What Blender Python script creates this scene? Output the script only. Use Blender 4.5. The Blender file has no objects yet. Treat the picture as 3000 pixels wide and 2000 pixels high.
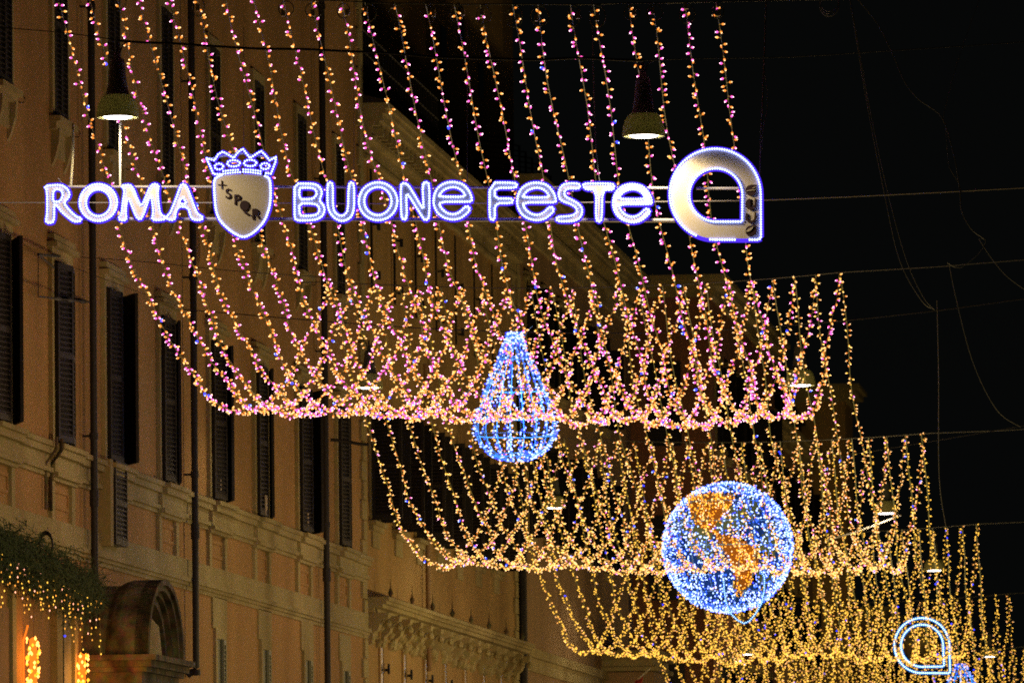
import bpy, math, random
from mathutils import Vector, Matrix, Euler, noise
random.seed(7)
R = math.radians
D = bpy.data
S = bpy.context.scene
COL = S.collection

# ------------------------------------------------------------------ camera
F = 20000.0                       # focal length in photo pixels (3000 wide): 240 mm telephoto
VX, VY = 2250.0, 1600.0           # where the street's vanishing point lies from the picture centre
ds = Vector((VX, VY, F)).normalized()
ua = -0.0117
up = Vector((ua, -1.0, (VY - VX * ua) / F)).normalized()
ds = (ds - up * ds.dot(up)).normalized()
xr = ds.cross(up)
CAMZ = 1.6
def c2w(v): return Vector((v.dot(xr), v.dot(ds), v.dot(up)))
cam_d = D.cameras.new('camera')
cam = D.objects.new('camera', cam_d); COL.objects.link(cam)
cam_d.sensor_width = 36.0; cam_d.lens = 240.0
cam_d.clip_start = 1.0; cam_d.clip_end = 2000.0
r_, u_, b_ = c2w(Vector((1, 0, 0))), c2w(Vector((0, -1, 0))), c2w(Vector((0, 0, -1)))
M3 = Matrix((r_, u_, b_)).transposed()
cam.matrix_world = Matrix.Translation((0, 0, CAMZ)) @ M3.to_4x4()
cam_d.dof.use_dof = True; cam_d.dof.focus_distance = 84.0; cam_d.dof.aperture_fstop = 7.5
S.camera = cam
def ray(x, y): return c2w(Vector((x - 1500.0, y - 1000.0, F)))
def P(x, y, Y):                   # photo point at distance Y down the street
    d = ray(x, y); t = Y / d.y
    return Vector((d.x * t, Y, d.z * t + CAMZ))
def PX(x, y, X):                  # photo point on the vertical plane at X
    d = ray(x, y); t = X / d.x
    return Vector((X, d.y * t, d.z * t + CAMZ))

# ------------------------------------------------------------------ world (night sky) and exposure
w = D.worlds.new("World"); S.world = w; w.use_nodes = True
w.node_tree.nodes['Background'].inputs[0].default_value = (0.55, 0.62, 0.60, 1)
w.node_tree.nodes['Background'].inputs[1].default_value = 0.0034
S.view_settings.view_transform = 'Standard'; S.view_settings.look = 'None'
S.view_settings.exposure = 0; S.view_settings.gamma = 1
S.view_settings.use_curve_mapping = False
S.cycles.use_denoising = False
S.cycles.sample_clamp_indirect = 0.15
S.cycles.max_bounces = 5; S.cycles.diffuse_bounces = 3; S.cycles.transparent_max_bounces = 8
S.cycles.filter_width = 1.8

# ------------------------------------------------------------------ materials
def new_mat(name):
    m = D.materials.new(name); m.use_nodes = True
    return m, m.node_tree, m.node_tree.nodes, m.node_tree.links
def plaster(name, col, var=0.22, scale=0.6, rough=0.9, bump=0.25, stain=(0.5, 0.45, 0.4)):
    m, nt, N, L = new_mat(name); b = N['Principled BSDF']
    tc = N.new('ShaderNodeTexCoord'); geo = N.new('ShaderNodeNewGeometry')
    mp = N.new('ShaderNodeMapping'); mp.inputs['Scale'].default_value = (1, 1, 0.35)
    L.new(geo.outputs['Position'], mp.inputs['Vector'])
    n1 = N.new('ShaderNodeTexNoise'); n1.inputs['Scale'].default_value = scale; n1.inputs['Detail'].default_value = 6
    L.new(mp.outputs[0], n1.inputs['Vector'])
    n2 = N.new('ShaderNodeTexNoise'); n2.inputs['Scale'].default_value = 9; n2.inputs['Detail'].default_value = 8
    L.new(geo.outputs['Position'], n2.inputs['Vector'])
    cr = N.new('ShaderNodeValToRGB')
    cr.color_ramp.elements[0].position = 0.32; cr.color_ramp.elements[1].position = 0.62
    cr.color_ramp.elements[0].color = tuple(c * s * (1 - var) * 1.3 for c, s in zip(col, stain)) + (1,)
    cr.color_ramp.elements[1].color = tuple(col) + (1,)
    L.new(n1.outputs['Fac'], cr.inputs[0])
    mx = N.new('ShaderNodeMixRGB'); mx.blend_type = 'MULTIPLY'; mx.inputs[0].default_value = var * 1.6
    L.new(cr.outputs[0], mx.inputs[1]); L.new(n2.outputs['Color'], mx.inputs[2])
    hs = N.new('ShaderNodeHueSaturation'); hs.inputs['Saturation'].default_value = 1.0; hs.inputs['Value'].default_value = 1.15
    L.new(mx.outputs[0], hs.inputs['Color'])
    L.new(hs.outputs[0], b.inputs['Base Color'])
    b.inputs['Roughness'].default_value = rough
    b.inputs['Specular IOR Level'].default_value = 0.2
    bp = N.new('ShaderNodeBump'); bp.inputs['Strength'].default_value = bump; bp.inputs['Distance'].default_value = 0.03
    L.new(n2.outputs['Fac'], bp.inputs['Height']); L.new(bp.outputs[0], b.inputs['Normal'])
    return m
def plain(name, col, rough=0.6, metal=0.0, var=0.15):
    m, nt, N, L = new_mat(name); b = N['Principled BSDF']
    n = N.new('ShaderNodeTexNoise'); n.inputs['Scale'].default_value = 5
    geo = N.new('ShaderNodeNewGeometry'); L.new(geo.outputs['Position'], n.inputs['Vector'])
    cr = N.new('ShaderNodeValToRGB')
    cr.color_ramp.elements[0].color = tuple(c * (1 - var) for c in col) + (1,)
    cr.color_ramp.elements[1].color = tuple(min(1, c * (1 + var)) for c in col) + (1,)
    L.new(n.outputs['Fac'], cr.inputs[0]); L.new(cr.outputs[0], b.inputs['Base Color'])
    b.inputs['Roughness'].default_value = rough; b.inputs['Metallic'].default_value = metal
    return m
def glow(name, col, strength=1.0, sample=False):
    m, nt, N, L = new_mat(name)
    N.remove(N['Principled BSDF']); e = N.new('ShaderNodeEmission')
    e.inputs[0].default_value = tuple(col) + (1,); e.inputs[1].default_value = strength
    L.new(e.outputs[0], N['Material Output'].inputs[0])
    m.cycles.emission_sampling = 'AUTO' if sample else 'NONE'
    return m
def translucent(name, col, tr=0.5):
    m, nt, N, L = new_mat(name); N.remove(N['Principled BSDF'])
    a = N.new('ShaderNodeBsdfDiffuse'); a.inputs[0].default_value = tuple(col) + (1,)
    t = N.new('ShaderNodeBsdfTranslucent'); t.inputs[0].default_value = tuple(col) + (1,)
    mx = N.new('ShaderNodeMixShader'); mx.inputs[0].default_value = tr
    L.new(a.outputs[0], mx.inputs[1]); L.new(t.outputs[0], mx.inputs[2]); L.new(mx.outputs[0], N['Material Output'].inputs[0])
    return m
MT = dict(
    salmon=plaster('salmon_plaster', (0.50, 0.30, 0.115), stain=(0.72, 0.70, 0.66)),
    ochre=plaster('ochre_plaster', (0.48, 0.32, 0.12), stain=(0.74, 0.70, 0.66)),
    tan=plaster('tan_plaster', (0.40, 0.27, 0.14), stain=(0.7, 0.68, 0.64)),
    brown=plaster('brown_plaster', (0.36, 0.23, 0.12), stain=(0.7, 0.68, 0.64)),
    rose=plaster('rose_plaster', (0.36, 0.17, 0.10), stain=(0.7, 0.68, 0.64)),
    cream=plaster('cream_plaster', (0.48, 0.41, 0.20), bump=0.35, stain=(0.62, 0.58, 0.5)),
    stone=plaster('old_travertine', (0.30, 0.26, 0.15), scale=3.2, var=0.6, bump=0.7, stain=(0.35, 0.33, 0.28)),
    shutter=plain('dark_green_shutter_paint', (0.013, 0.010, 0.008), 0.7),
    grey_shutter=plain('grey_green_shutter_paint', (0.22, 0.23, 0.15), 0.7),
    opening=plain('dark_glass_pane', (0.01, 0.009, 0.008), 0.3),
    pipe=plain('dark_drain_pipe', (0.020, 0.018, 0.018), 0.65),
    iron=plain('black_iron', (0.015, 0.014, 0.013), 0.7),
    roof=plain('dark_roof_tile', (0.03, 0.022, 0.018), 0.85),
    asphalt=plain('street_asphalt', (0.09, 0.085, 0.08), 0.85),
    paving=plain('pavement_stone', (0.26, 0.24, 0.21), 0.85),
    wire=plain('green_plastic_wire', (0.20, 0.24, 0.14), 0.5),
    cable=plain('grey_steel_cable', (0.11, 0.12, 0.10), 0.45),
    dcable=plain('black_rubber_cable', (0.03, 0.03, 0.03), 0.6),
    bar=plain('galvanised_bar', (0.55, 0.52, 0.42), 0.5),
    plug=plain('cream_plastic_plug', (0.55, 0.50, 0.30), 0.5),
    panel=plain('white_acrylic_panel', (0.76, 0.66, 0.46), 0.45, var=0.03),
    ink=plain('dark_purple_print', (0.045, 0.018, 0.022), 0.6),
    shade=translucent('lamp_shade_acrylic', (0.44, 0.42, 0.20), 0.45),
    neck=plain('lamp_housing_paint', (0.06, 0.068, 0.06), 0.6),
    pine=plain('pine_needles', (0.05, 0.085, 0.035), 0.8, var=0.5),
    turf=translucent('green_netting', (0.14, 0.15, 0.04), 0.5),
    orangenet=translucent('orange_netting', (0.42, 0.13, 0.01), 0.5),
    bluenet=translucent('blue_netting', (0.02, 0.06, 0.17), 0.5),
    frame=plain('blue_glow_tinted_rod', (0.20, 0.50, 0.70), 0.5),  # blue light of the bulbs put into the base colour of white rods
    flag=plain('red_flag_cloth', (0.35, 0.03, 0.02), 0.8),
    curtain=plain('pale_curtain', (0.55, 0.45, 0.35), 0.8),
    lampglow=glow('street_lamp_diffuser', (1.0, 0.90, 0.86), 14.0, True),
    led=glow('cold_white_led', (1.7, 2.2, 7.5), 1.0),
    led_halo=glow('led_rope_halo', (0.16, 0.055, 1.9), 0.62),  # glowing colour that imitates the lens halo around the LEDs
    ledcyan=glow('cyan_white_led', (2.0, 3.4, 4.4), 1.0),
    ledcyan_s=glow('cyan_led_halo', (0.05, 0.25, 0.9), 0.7),  # same halo glow for the cyan outlines
    b_pink=glow('magenta_fringe_body', (2.6, 0.24, 1.25), 1.0),  # magenta lens fringe of warm white bulbs painted as a glowing body
    b_nub=glow('white_pink_bulb_tip', (5.0, 3.0, 3.6), 1.0),
    b_rust=glow('orange_bulb_body', (1.9, 0.50, 0.07), 1.0),
    b_nubw=glow('warm_white_bulb_tip', (3.0, 1.9, 0.9), 1.0),
    b_honey=glow('honey_bulb_body', (2.3, 0.92, 0.2), 1.0),
    b_ice=glow('ice_white_bulb', (1.7, 2.3, 4.4), 1.0),
    b_hot=glow('pink_white_bulb', (4.6, 0.95, 2.3), 1.0),
    b_peach=glow('peach_white_bulb', (3.2, 1.22, 0.72), 1.0),
    b_amber=glow('amber_bulb', (1.9, 0.70, 0.09), 1.0),
    b_gold=glow('gold_bulb', (2.6, 1.35, 0.16), 1.0),
    b_blue=glow('blue_bulb', (0.12, 0.16, 4.2), 1.0),
    b_white=glow('blue_white_bulb', (1.0, 1.4, 6.0), 1.0),
    b_sky=glow('sky_blue_bulb', (0.08, 0.34, 3.2), 1.0),
    b_stem=glow('lit_bulb_stem', (0.36, 0.20, 0.035), 1.0),
    b_fire=glow('orange_bulb', (7.0, 2.0, 0.35), 1.0, True),
    b_orange=glow('orange_globe_bulb', (2.8, 0.95, 0.05), 1.0),
    fire=glow('orange_light_tube', (1.6, 0.28, 0.02), 1.0),
)

# ------------------------------------------------------------------ mesh helpers
class MB:
    def __init__(s): s.v = []; s.f = []; s.m = []; s.mats = []
    def mi(s, mat):
        if mat not in s.mats: s.mats.append(mat)
        return s.mats.index(mat)
    def box(s, a, b, mat=None):
        x0, y0, z0 = a; x1, y1, z1 = b; n = len(s.v)
        s.v += [(x0,y0,z0),(x1,y0,z0),(x1,y1,z0),(x0,y1,z0),(x0,y0,z1),(x1,y0,z1),(x1,y1,z1),(x0,y1,z1)]
        k = s.mi(mat) if mat else 0
        for f in ((0,3,2,1),(4,5,6,7),(0,1,5,4),(1,2,6,5),(2,3,7,6),(3,0,4,7)):
            s.f.append(tuple(n + i for i in f)); s.m.append(k)
        return s
    def poly(s, pts, mat=None):
        n = len(s.v); s.v += [tuple(p) for p in pts]; s.f.append(tuple(range(n, n + len(pts)))); s.m.append(s.mi(mat) if mat else 0)
    def prism(s, prof, axis_a, axis_b, o, d, mat=None):   # profile of (a,b) swept along vector d
        n = len(s.v); k = s.mi(mat) if mat else 0; N_ = len(prof)
        for t in (0, 1):
            for a, b in prof: s.v.append(tuple(o + axis_a * a + axis_b * b + d * t))
        for i in range(N_):
            j = (i + 1) % N_; s.f.append((n+i, n+j, n+N_+j, n+N_+i)); s.m.append(k)
        s.f.append(tuple(range(n + N_ - 1, n - 1, -1))); s.m.append(k)
        s.f.append(tuple(range(n + N_, n + 2 * N_))); s.m.append(k)
    def tube(s, pts, r, sides=5, mat=None, closed=False):
        pts = [Vector(p) for p in pts]; n = len(s.v); k = s.mi(mat) if mat else 0
        m = len(pts); ref = Vector((0.31, 0.2, 0.93))
        for i, p in enumerate(pts):
            if closed: t = pts[(i + 1) % m] - pts[i - 1]
            else: t = pts[min(i + 1, m - 1)] - pts[max(i - 1, 0)]
            if t.length < 1e-9: t = Vector((0, 0, 1))
            t.normalize(); a = t.cross(ref)
            if a.length < .05: a = t.cross(Vector((1, 0, 0)))
            a.normalize(); b = t.cross(a)
            rr = r[i] if isinstance(r, (list, tuple)) else r
            for q in range(sides):
                an = 2 * math.pi * q / sides; s.v.append(tuple(p + (a * math.cos(an) + b * math.sin(an)) * rr))
        for i in range(m if closed else m - 1):
            i2 = (i + 1) % m
            for q in range(sides):
                q2 = (q + 1) % sides
                s.f.append((n + i*sides + q, n + i*sides + q2, n + i2*sides + q2, n + i2*sides + q)); s.m.append(k)
        return s
    def lathe(s, prof, c, seg=24, mat=None):
        n = len(s.v); k = s.mi(mat) if mat else 0
        for r, z in prof:
            for q in range(seg):
                an = 2 * math.pi * q / seg; s.v.append((c[0] + r * math.cos(an), c[1] + r * math.sin(an), c[2] + z))
        for i in range(len(prof) - 1):
            for q in range(seg):
                q2 = (q + 1) % seg; s.f.append((n+i*seg+q, n+i*seg+q2, n+(i+1)*seg+q2, n+(i+1)*seg+q)); s.m.append(k)
        return s
    def tmpl(s, tv, tf, c, ax, r, l, mat):                 # template scaled r across, l along axis ax
        ax = ax.normalized(); a = ax.orthogonal().normalized(); b = ax.cross(a); n = len(s.v); k = s.mi(mat)
        for x, y, z in tv: s.v.append((c.x + (a.x*x + b.x*y)*r + ax.x*z*l, c.y + (a.y*x + b.y*y)*r + ax.y*z*l, c.z + (a.z*x + b.z*y)*r + ax.z*z*l))
        for f in tf: s.f.append(tuple(n + i for i in f)); s.m.append(k)
    def mesh(s, name, off=Vector((0, 0, 0)), mat=None, smooth=False):
        me = D.meshes.new(name)
        me.from_pydata([(x - off.x, y - off.y, z - off.z) for x, y, z in s.v], [], s.f)
        if s.mats:
            for mt in s.mats: me.materials.append(MT[mt])
            me.polygons.foreach_set('material_index', s.m)
        elif mat: me.materials.append(MT[mat])
        if smooth: me.polygons.foreach_set('use_smooth', [True] * len(s.f))
        me.update(); return me
def woff(o):
    v = Vector((0, 0, 0))
    while o: v = v + o.location; o = o.parent
    return v
def put(name, mb, mat=None, parent=None, smooth=False, **kw):
    o = D.objects.new(name, mb.mesh(name, woff(parent), mat, smooth)); COL.objects.link(o); o.parent = parent
    for k, v in kw.items(): o[k] = v
    return o
def inst(name, me, parent, loc, rot=(0, 0, 0), **kw):     # loc in parent's frame
    o = D.objects.new(name, me); COL.objects.link(o); o.parent = parent; o.location = loc; o.rotation_euler = rot
    for k, v in kw.items(): o[k] = v
    return o
def thing(name, label, cat, loc, group=None):
    o = D.objects.new(name, None); COL.objects.link(o); o.location = loc; o.empty_display_size = 0.2
    o['label'] = label; o['category'] = cat
    if group: o['group'] = group
    return o
OCT = ([(0,0,-1),(1,0,0),(0,1,0),(-1,0,0),(0,-1,0),(0,0,1)], [(0,2,1),(0,3,2),(0,4,3),(0,1,4),(5,1,2),(5,2,3),(5,3,4),(5,4,1)])
_v = [(0,0,-1)] + [(math.cos(i*R(60))*.88, math.sin(i*R(60))*.88, -.35) for i in range(6)] + [(math.cos(i*R(60)+.5)*.82, math.sin(i*R(60)+.5)*.82, .5) for i in range(6)] + [(0,0,1)]
_f = [(0, 1+(i+1)%6, 1+i) for i in range(6)] + [(1+i, 1+(i+1)%6, 7+(i+1)%6, 7+i) for i in range(6)] + [(7+i, 7+(i+1)%6, 13) for i in range(6)]
ICO = (_v, _f)
CONE = ([(1,0,-1),(-.5,.87,-1),(-.5,-.87,-1),(.5,0,1),(-.25,.43,1),(-.25,-.43,1)], [(0,1,4,3),(1,2,5,4),(2,0,3,5)])

# ------------------------------------------------------------------ ground
def structure(name, mb, mat, **kw):
    o = put(name, mb, mat); o['kind'] = 'structure'
    for k, v in kw.items(): o[k] = v
    return o
structure('ground', MB().box((-600, -200, -1), (600, 900, 0)), 'paving')
structure('road', MB().box((-13.5, 20, 0.0), (-3.5, 500, 0.004)), 'asphalt')

# ------------------------------------------------------------------ window kits (local: +x out of the wall, y along the street, z up)
def leaf_mesh(name, wd, ht, mat, lower=None):
    m = MB(); t = 0.045
    m.box((0, 0, 0), (t, .06, ht)); m.box((0, wd - .06, 0), (t, wd, ht))
    m.box((0, .06, 0), (t, wd - .06, .09)); m.box((0, .06, ht - .08), (t, wd - .06, ht)); m.box((0, .06, ht * .47), (t, wd - .06, ht * .47 + .07))
    me = m.mesh(name, mat=mat)
    sl = MB(); n = int(ht / 0.075)
    for i in range(n):
        z = .1 + (ht - .2) * i / n
        sl.poly([(t - .004, .06, z), (t - .004, wd - .06, z), (.006, wd - .06, z + .062), (.006, .06, z + .062)])
        sl.poly([(t - .004, .06, z), (t - .004, wd - .06, z), (t - .004, wd - .06, z + .014), (t - .004, .06, z + .014)])
    sl.box((0.001, .062, .09), (0.005, wd - .062, ht - .08))
    return me, sl.mesh(name + '_slats', mat=mat)
def add_leaf(parent, kit, y, z, ang, flip=False, x=.03):
    me, sl = kit
    o = inst('shutter', me, parent, (x, y, z), (0, 0, ang)); inst('slats', sl, o, (0, 0, 0), kind='stuff')
    o.scale = (1, -1 if flip else 1, 1)
    return o
def surround(wd, ht, fr, proj, sill=True, ped=False):
    m = MB(); h = wd / 2
    m.box((0, -h - fr, -.02), (proj, -h, ht)); m.box((0, h, -.02), (proj, h + fr, ht))
    m.box((0, -h - fr, ht), (proj * 1.02, h + fr, ht + fr))
    if ped:
        m.box((0, -h - fr - .08, ht + fr), (proj * 2.4, h + fr + .08, ht + fr + .07))
        m.box((0, -h - fr - .02, ht + fr + .07), (proj * 1.6, h + fr + .02, ht + fr + .18))
    return m
def sillm(wd, fr, pr, th):
    m = MB(); h = wd / 2 + fr
    m.box((0, -h - .04, -th), (pr, h + .04, -.02)); m.box((0, -h, -th - .10), (pr * .6, h, -th))
    return m

def building(name, label, Y0, Y1, X, h_top, wallmat, depth=7.0):
    b = thing(name, label, 'building', (X, Y0, 0))
    put('wall', MB().box((X - depth, Y0, 0), (X, Y1, h_top)), wallmat, b)
    return b
def ladder_box(X, Y0, Y1, steps):                            # moulding built of stacked steps (z0,z1,proj)
    m = MB()
    for z0, z1, p in steps: m.box((X - .05, Y0, z0), (X + p, Y1, z1))
    return m
def zx(h): return h + CAMZ

# ------------------------------------------------------------------ palazzo 1 (salmon, drain pipes)
W = -16.5
def yz(x, y, X=W): p = PX(x, y, X); return p.y, p.z
def ycol(x, X=W): return PX(x, 1300, X).y
b1Y1 = ycol(1066)
b1 = building('salmon_palazzo', 'salmon plastered palazzo with dark shutters and three drain pipes, filling the left side', 70, b1Y1, W, 24, 'salmon')
ZS = yz(0, 1248)[1]; ZS2 = yz(0, 1350)[1]; ZB = yz(0, 1476)[1]; ZB2 = yz(0, 1534)[1]
put('sill_cornice', ladder_box(W, 70, b1Y1 + .02, [(ZS - .07, ZS, .16), (ZS - .16, ZS - .07, .12), (ZS - .34, ZS - .16, .05), (ZS - .40, ZS - .34, .09), (ZS2, ZS - .40, .04)]), 'cream', b1)
put('string_course', ladder_box(W, 70, b1Y1 + .02, [(ZB2 - .02, ZB, .05), (ZB2 - .09, ZB2 - .02, .11), (ZB2 - .14, ZB2 - .09, .07), (ZB2 - .20, ZB2 - .14, .03)]), 'cream', b1)
cols = [88.4 + 4.56 * i for i in range(8)]
cols[0] = ycol(12); cols = [ycol(x) for x in (12, 190, 340, 497, 640, 770, 893, 1006)]
ucols = [ycol(x) for x in (10, 176, 332, 489, 630, 760, 885, 996)]
UZ0, UZ1 = yz(885, 800)[1], yz(760, 252)[1]
LZ0, LZ1 = ZS + .03, yz(0, 690)[1]
kitU = leaf_mesh('shutter', 0.50, UZ1 - UZ0, 'shutter')
kitL = leaf_mesh('shutter', 0.64, LZ1 - LZ0 - .04, 'shutter')
me_u_fr = surround(1.0, UZ1 - UZ0, .17, .05).mesh('window', mat='cream')
me_u_sill = sillm(1.0, .17, .16, .10).mesh('sill', mat='cream')
me_u_cons = MB()
for s in (-1, 1): me_u_cons.prism([(0, 0), (.12, 0), (.10, -.2), (.04, -.42), (0, -.5)], Vector((1,0,0)), Vector((0,0,1)), Vector((0, s * .48 - .07, -.2)), Vector((0, .14, 0)))
me_u_cons.box((0, -.42, -.55), (.03, .42, -.2)); me_u_cons = me_u_cons.mesh('bracket', mat='cream')
me_u_pane = MB().box((-.02, -.5, 0), (.012, .5, UZ1 - UZ0)).mesh('pane', mat='opening')
for i, y in enumerate(ucols):
    win = inst('window', me_u_fr, b1, (0, y - 70, UZ0))
    inst('sill', me_u_sill, win, (0, 0, 0)); inst('bracket', me_u_cons, win, (0, 0, 0)); inst('pane', me_u_pane, win, (0, 0, 0))
    add_leaf(win, kitU, -.5, 0, R(random.uniform(-2, 0)), x=.014)
    add_leaf(win, kitU, .5, 0, R(random.uniform(0, 2)), flip=True, x=.014)
me_l_fr = surround(1.30, LZ1 - LZ0 + .02, .16, .06, ped=True).mesh('window', mat='cream')
me_l_pane = MB().box((-.02, -.65, 0), (.012, .65, LZ1 - LZ0)).mesh('pane', mat='opening')
sw = [20, 8, 26, 12, 18, 12, 24, 6]
for i, y in enumerate(cols):
    y -= .42
    win = inst('window', me_l_fr, b1, (0, y - 70, LZ0)); inst('pane', me_l_pane, win, (0, 0, 0))
    add_leaf(win, kitL, -.65, .02, R(-random.uniform(4, 9)), x=.07)
    add_leaf(win, kitL, .65, .02, R(sw[i]), flip=True, x=.07)
    bl = ladder_box(0, -.95, .95, [(-.10, -.034, .24), (-.2, -.10, .19), (-.42, -.2, .11), (-.48, -.42, .15), (-.53, -.48, .09)])
    for s in (-1, 1): bl.box((.0, s * .78 - .12, -.53 - (ZS2 - ZB) * .98), (.055, s * .78 + .12, -.53))
    inst('window_base', bl.mesh('window_base', mat='cream'), win, (0, 0, 0))
    pn = MB(); z0, z1 = ZB - ZS + .13, ZS2 - ZS - .16
    for (a, b, c, d_) in ((-.60, -.55, z0, z1), (.55, .60, z0, z1), (-.55, .55, z0, z0 + .05), (-.55, .55, z1 - .05, z1)): pn.box((0, a, c), (.02, b, d_))
    inst('panel_moulding', pn.mesh('panel_moulding', mat='salmon'), win, (0, 0, 0))
    if i in (4, 5, 6):
        inst('curtain', MB().box((.072, -.30, .03), (.085, .02, .36)).mesh('curtain', mat='curtain'), win, (.06, 0, 0))
# mezzanine shutter under the third window
my, mz = yz(314, 1598); mz1 = yz(345, 1366)[1]
mw = put('window', MB().box((W, my - .55, mz), (W + .17, my + .5, mz1)), 'opening', b1)
kitM = leaf_mesh('shutter', 1.0, mz1 - mz, 'shutter')
add_leaf(mw, kitM, my - .5 - 70, mz, 0, x=.172)
put('frame', MB().box((W, my - .80, mz - .04), (W + .19, my - .552, mz1)), 'cream', mw)
# ground floor windows with pale shutters
for x, ytop in ((640, 1872), (773, 1903), (897, 1934), (1008, 1965)):
    gy, gz = yz(x, ytop)
    g = put('window', surround(0.8, 2.6, .16, .05).box((0, -.72, 2.76), (.03, .72, 3.25)), 'cream', None)
    g.parent = b1; g.location = (0, gy - 70, gz - 2.6)
    inst('shutter', MB().box((0, -.4, 0), (.03, .0, 2.6)).mesh('shutter', mat='grey_shutter'), g, (0, -.004, 0))
    s2 = leaf_mesh('shutter', .4, 2.6, 'grey_shutter'); add_leaf(g, s2, .4, 0, R(3), flip=True, x=.02)
# drain pipes
for x, yend, r in ((271, 2700, .050), (565, 1952, .052), (948, 2700, .056)):
    p0, p1 = PX(x, -900, W + .16), PX(x, 700, W + .16)
    py = p1.y; zb = yz(x, yend, W + .16)[1] if yend < 2600 else 0
    m = MB(); pts = [Vector((W + .16, py, zb if k == 0 else zb + (24 - zb) * k / 8)) for k in range(9)]
    if yend < 2600: pts = [Vector((W + .02, py, zb - .12)), Vector((W + .10, py, zb - .06))] + pts
    m.tube(pts, r, 10)
    pipe = put('drain_pipe', m, 'pipe', b1, smooth=True)
    jm = MB(); z = 2.0
    while z < 23: jm.tube([(W + .16, py, z), (W + .16, py, z + .09)], r * 1.25, 10); jm.box((W, py - .02, z + .03), (W + .14, py + .02, z + .06)); z += 3.02
    jm.tube([(W + .16, py, ZS2 - .25), (W + .16, py, ZS2 - .02)], r * 1.3, 10)
    put('pipe_collar', jm, 'pipe', pipe, kind='stuff')
for x in (137, 152):
    p = PX(x, 1500, W + .06); put('conduit', MB().tube([(W + .05, p.y, ZB + .1), (W + .05, p.y, ZS - .3), (W + .20, p.y, ZS - .1), (W + .20, p.y, ZS + .06)], .022, 6), 'stone', b1)
p = PX(134, 1592, W + .2); m = MB()
for q in range(5): m.tube([p + Vector((.09 * math.cos(a * .42), .012 * q, .17 * math.sin(a * .42) - .01 * q)) for a in range(15)], .012, 4, closed=True)
put('cable_coil', m, 'iron', b1, kind='stuff')
# quoins
qh = 0.36; z = 2.0; k = 0
qme = [MB().box((-.02, -d, .012), (.045, .03, qh - .012)).mesh('quoin', mat='cream') for d in (.62, .42)]
while z < 19:
    inst('quoin', qme[k % 2], b1, (0, b1Y1 - 70, z)); z += qh; k += 1
# wall hooks of the upper windows
for i, y in enumerate(ucols[:8]):
    m = MB(); p = Vector((W, y + .9, UZ0 - .12))
    pts = [p + Vector((0, .0, .0))] + [p + Vector((.10 + .05 * math.cos(a), 0, .02 + .05 * math.sin(a))) for a in [2.8, 2, 1, 0, -1, -2, -2.6]]
    m.tube(pts, .008, 4); put('shutter_hook', m, 'iron', b1)

# ------------------------------------------------------------------ stone hood over the doorway of palazzo 1
hx, hy0, hy1 = W + .95, ycol(430, W + .95), ycol(537, W + .95)
hc = (hy0 + hy1) / 2; hr = (hy1 - hy0) / 2
z_sp = yz(530, 1935, W + .95)[1]; z_ap = yz(470, 1692, W + .95)[1]; hh = z_ap - z_sp
hood = put('doorway_hood', MB(), 'stone', b1)
def archp(rr, hhh, n=18, z0=z_sp): return [(hc - rr * math.cos(math.pi * k / n), z0 + hhh * math.sin(math.pi * k / n)) for k in range(n + 1)]
m = MB(); SL = 9
lay = []
for q in range(SL + 1):
    f = q / SL; sc_ = math.sqrt(max(0, 1 - (1 - f / .6) ** 2)) if f < .6 else 1.0
    lay.append([(W + .95 * f - .01 if q else W, hc + (p_[0] - hc) * (.25 + .75 * sc_), z_sp + (p_[1] - z_sp) * (.1 + .9 * sc_)) for p_ in archp(hr, hh)])
for q in range(SL):
    for k in range(18):
        m.poly([lay[q][k], lay[q][k+1], lay[q+1][k+1], lay[q+1][k]])
put('hood_shell', m, 'stone', hood, smooth=True)
for a, b, xo, xi, nm in ((1.0, .93, hx, hx - .2, 'archivolt'), (.93, .86, hx - .05, W, 'archivolt'), (.86, .80, hx - .13, W, 'archivolt'), (.80, .70, hx - .20, W, 'archivolt')):
    m = MB(); o_, i_ = archp(hr * a, hh * a), archp(hr * b, hh * b); n0 = len(o_)
    for k in range(n0 - 1):
        q = [(xo, *o_[k]), (xo, *o_[k+1]), (xo, *i_[k+1]), (xo, *i_[k])]; m.poly(q)
        m.poly([(xo, *o_[k]), (xi, *o_[k]), (xi, *o_[k+1]), (xo, *o_[k+1])])
        m.poly([(xo, *i_[k]), (xo, *i_[k+1]), (xi, *i_[k+1]), (xi, *i_[k])])
    put(nm, m, 'stone', hood)
m = MB()
for z0, z1, p, e in ((-.08, 0, 1.08, .14), (-.17, -.08, 1.0, .08), (-.24, -.17, .93, .04), (-.5, -.24, .86, 0), (-.58, -.5, .95, .05), (-1.6, -.58, .55, -.1)):
    m.box((W - .02, hc - hr - e, z_sp + z0), (W + p, hc + hr + e, z_sp + z1 - .002))
put('hood_entablature', m, 'stone', hood)
m = MB(); m.lathe([(0, 1.0), (.16, .95), (.22, .75), (.17, .6), (.30, .45), (.34, 0.02)], (W + .5, hc + .25, z_sp), 14); put('carved_bust', m, 'cream', hood, smooth=True)
m = MB()
for k in range(2): m.lathe([(.17, 0), (.15, .06), (.13, .9), (.17, .98)], (W + .62, hc - hr * .6 + k * hr * 1.2, z_sp - 1.9), 14)
put('column', m, 'stone', hood, smooth=True)

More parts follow.
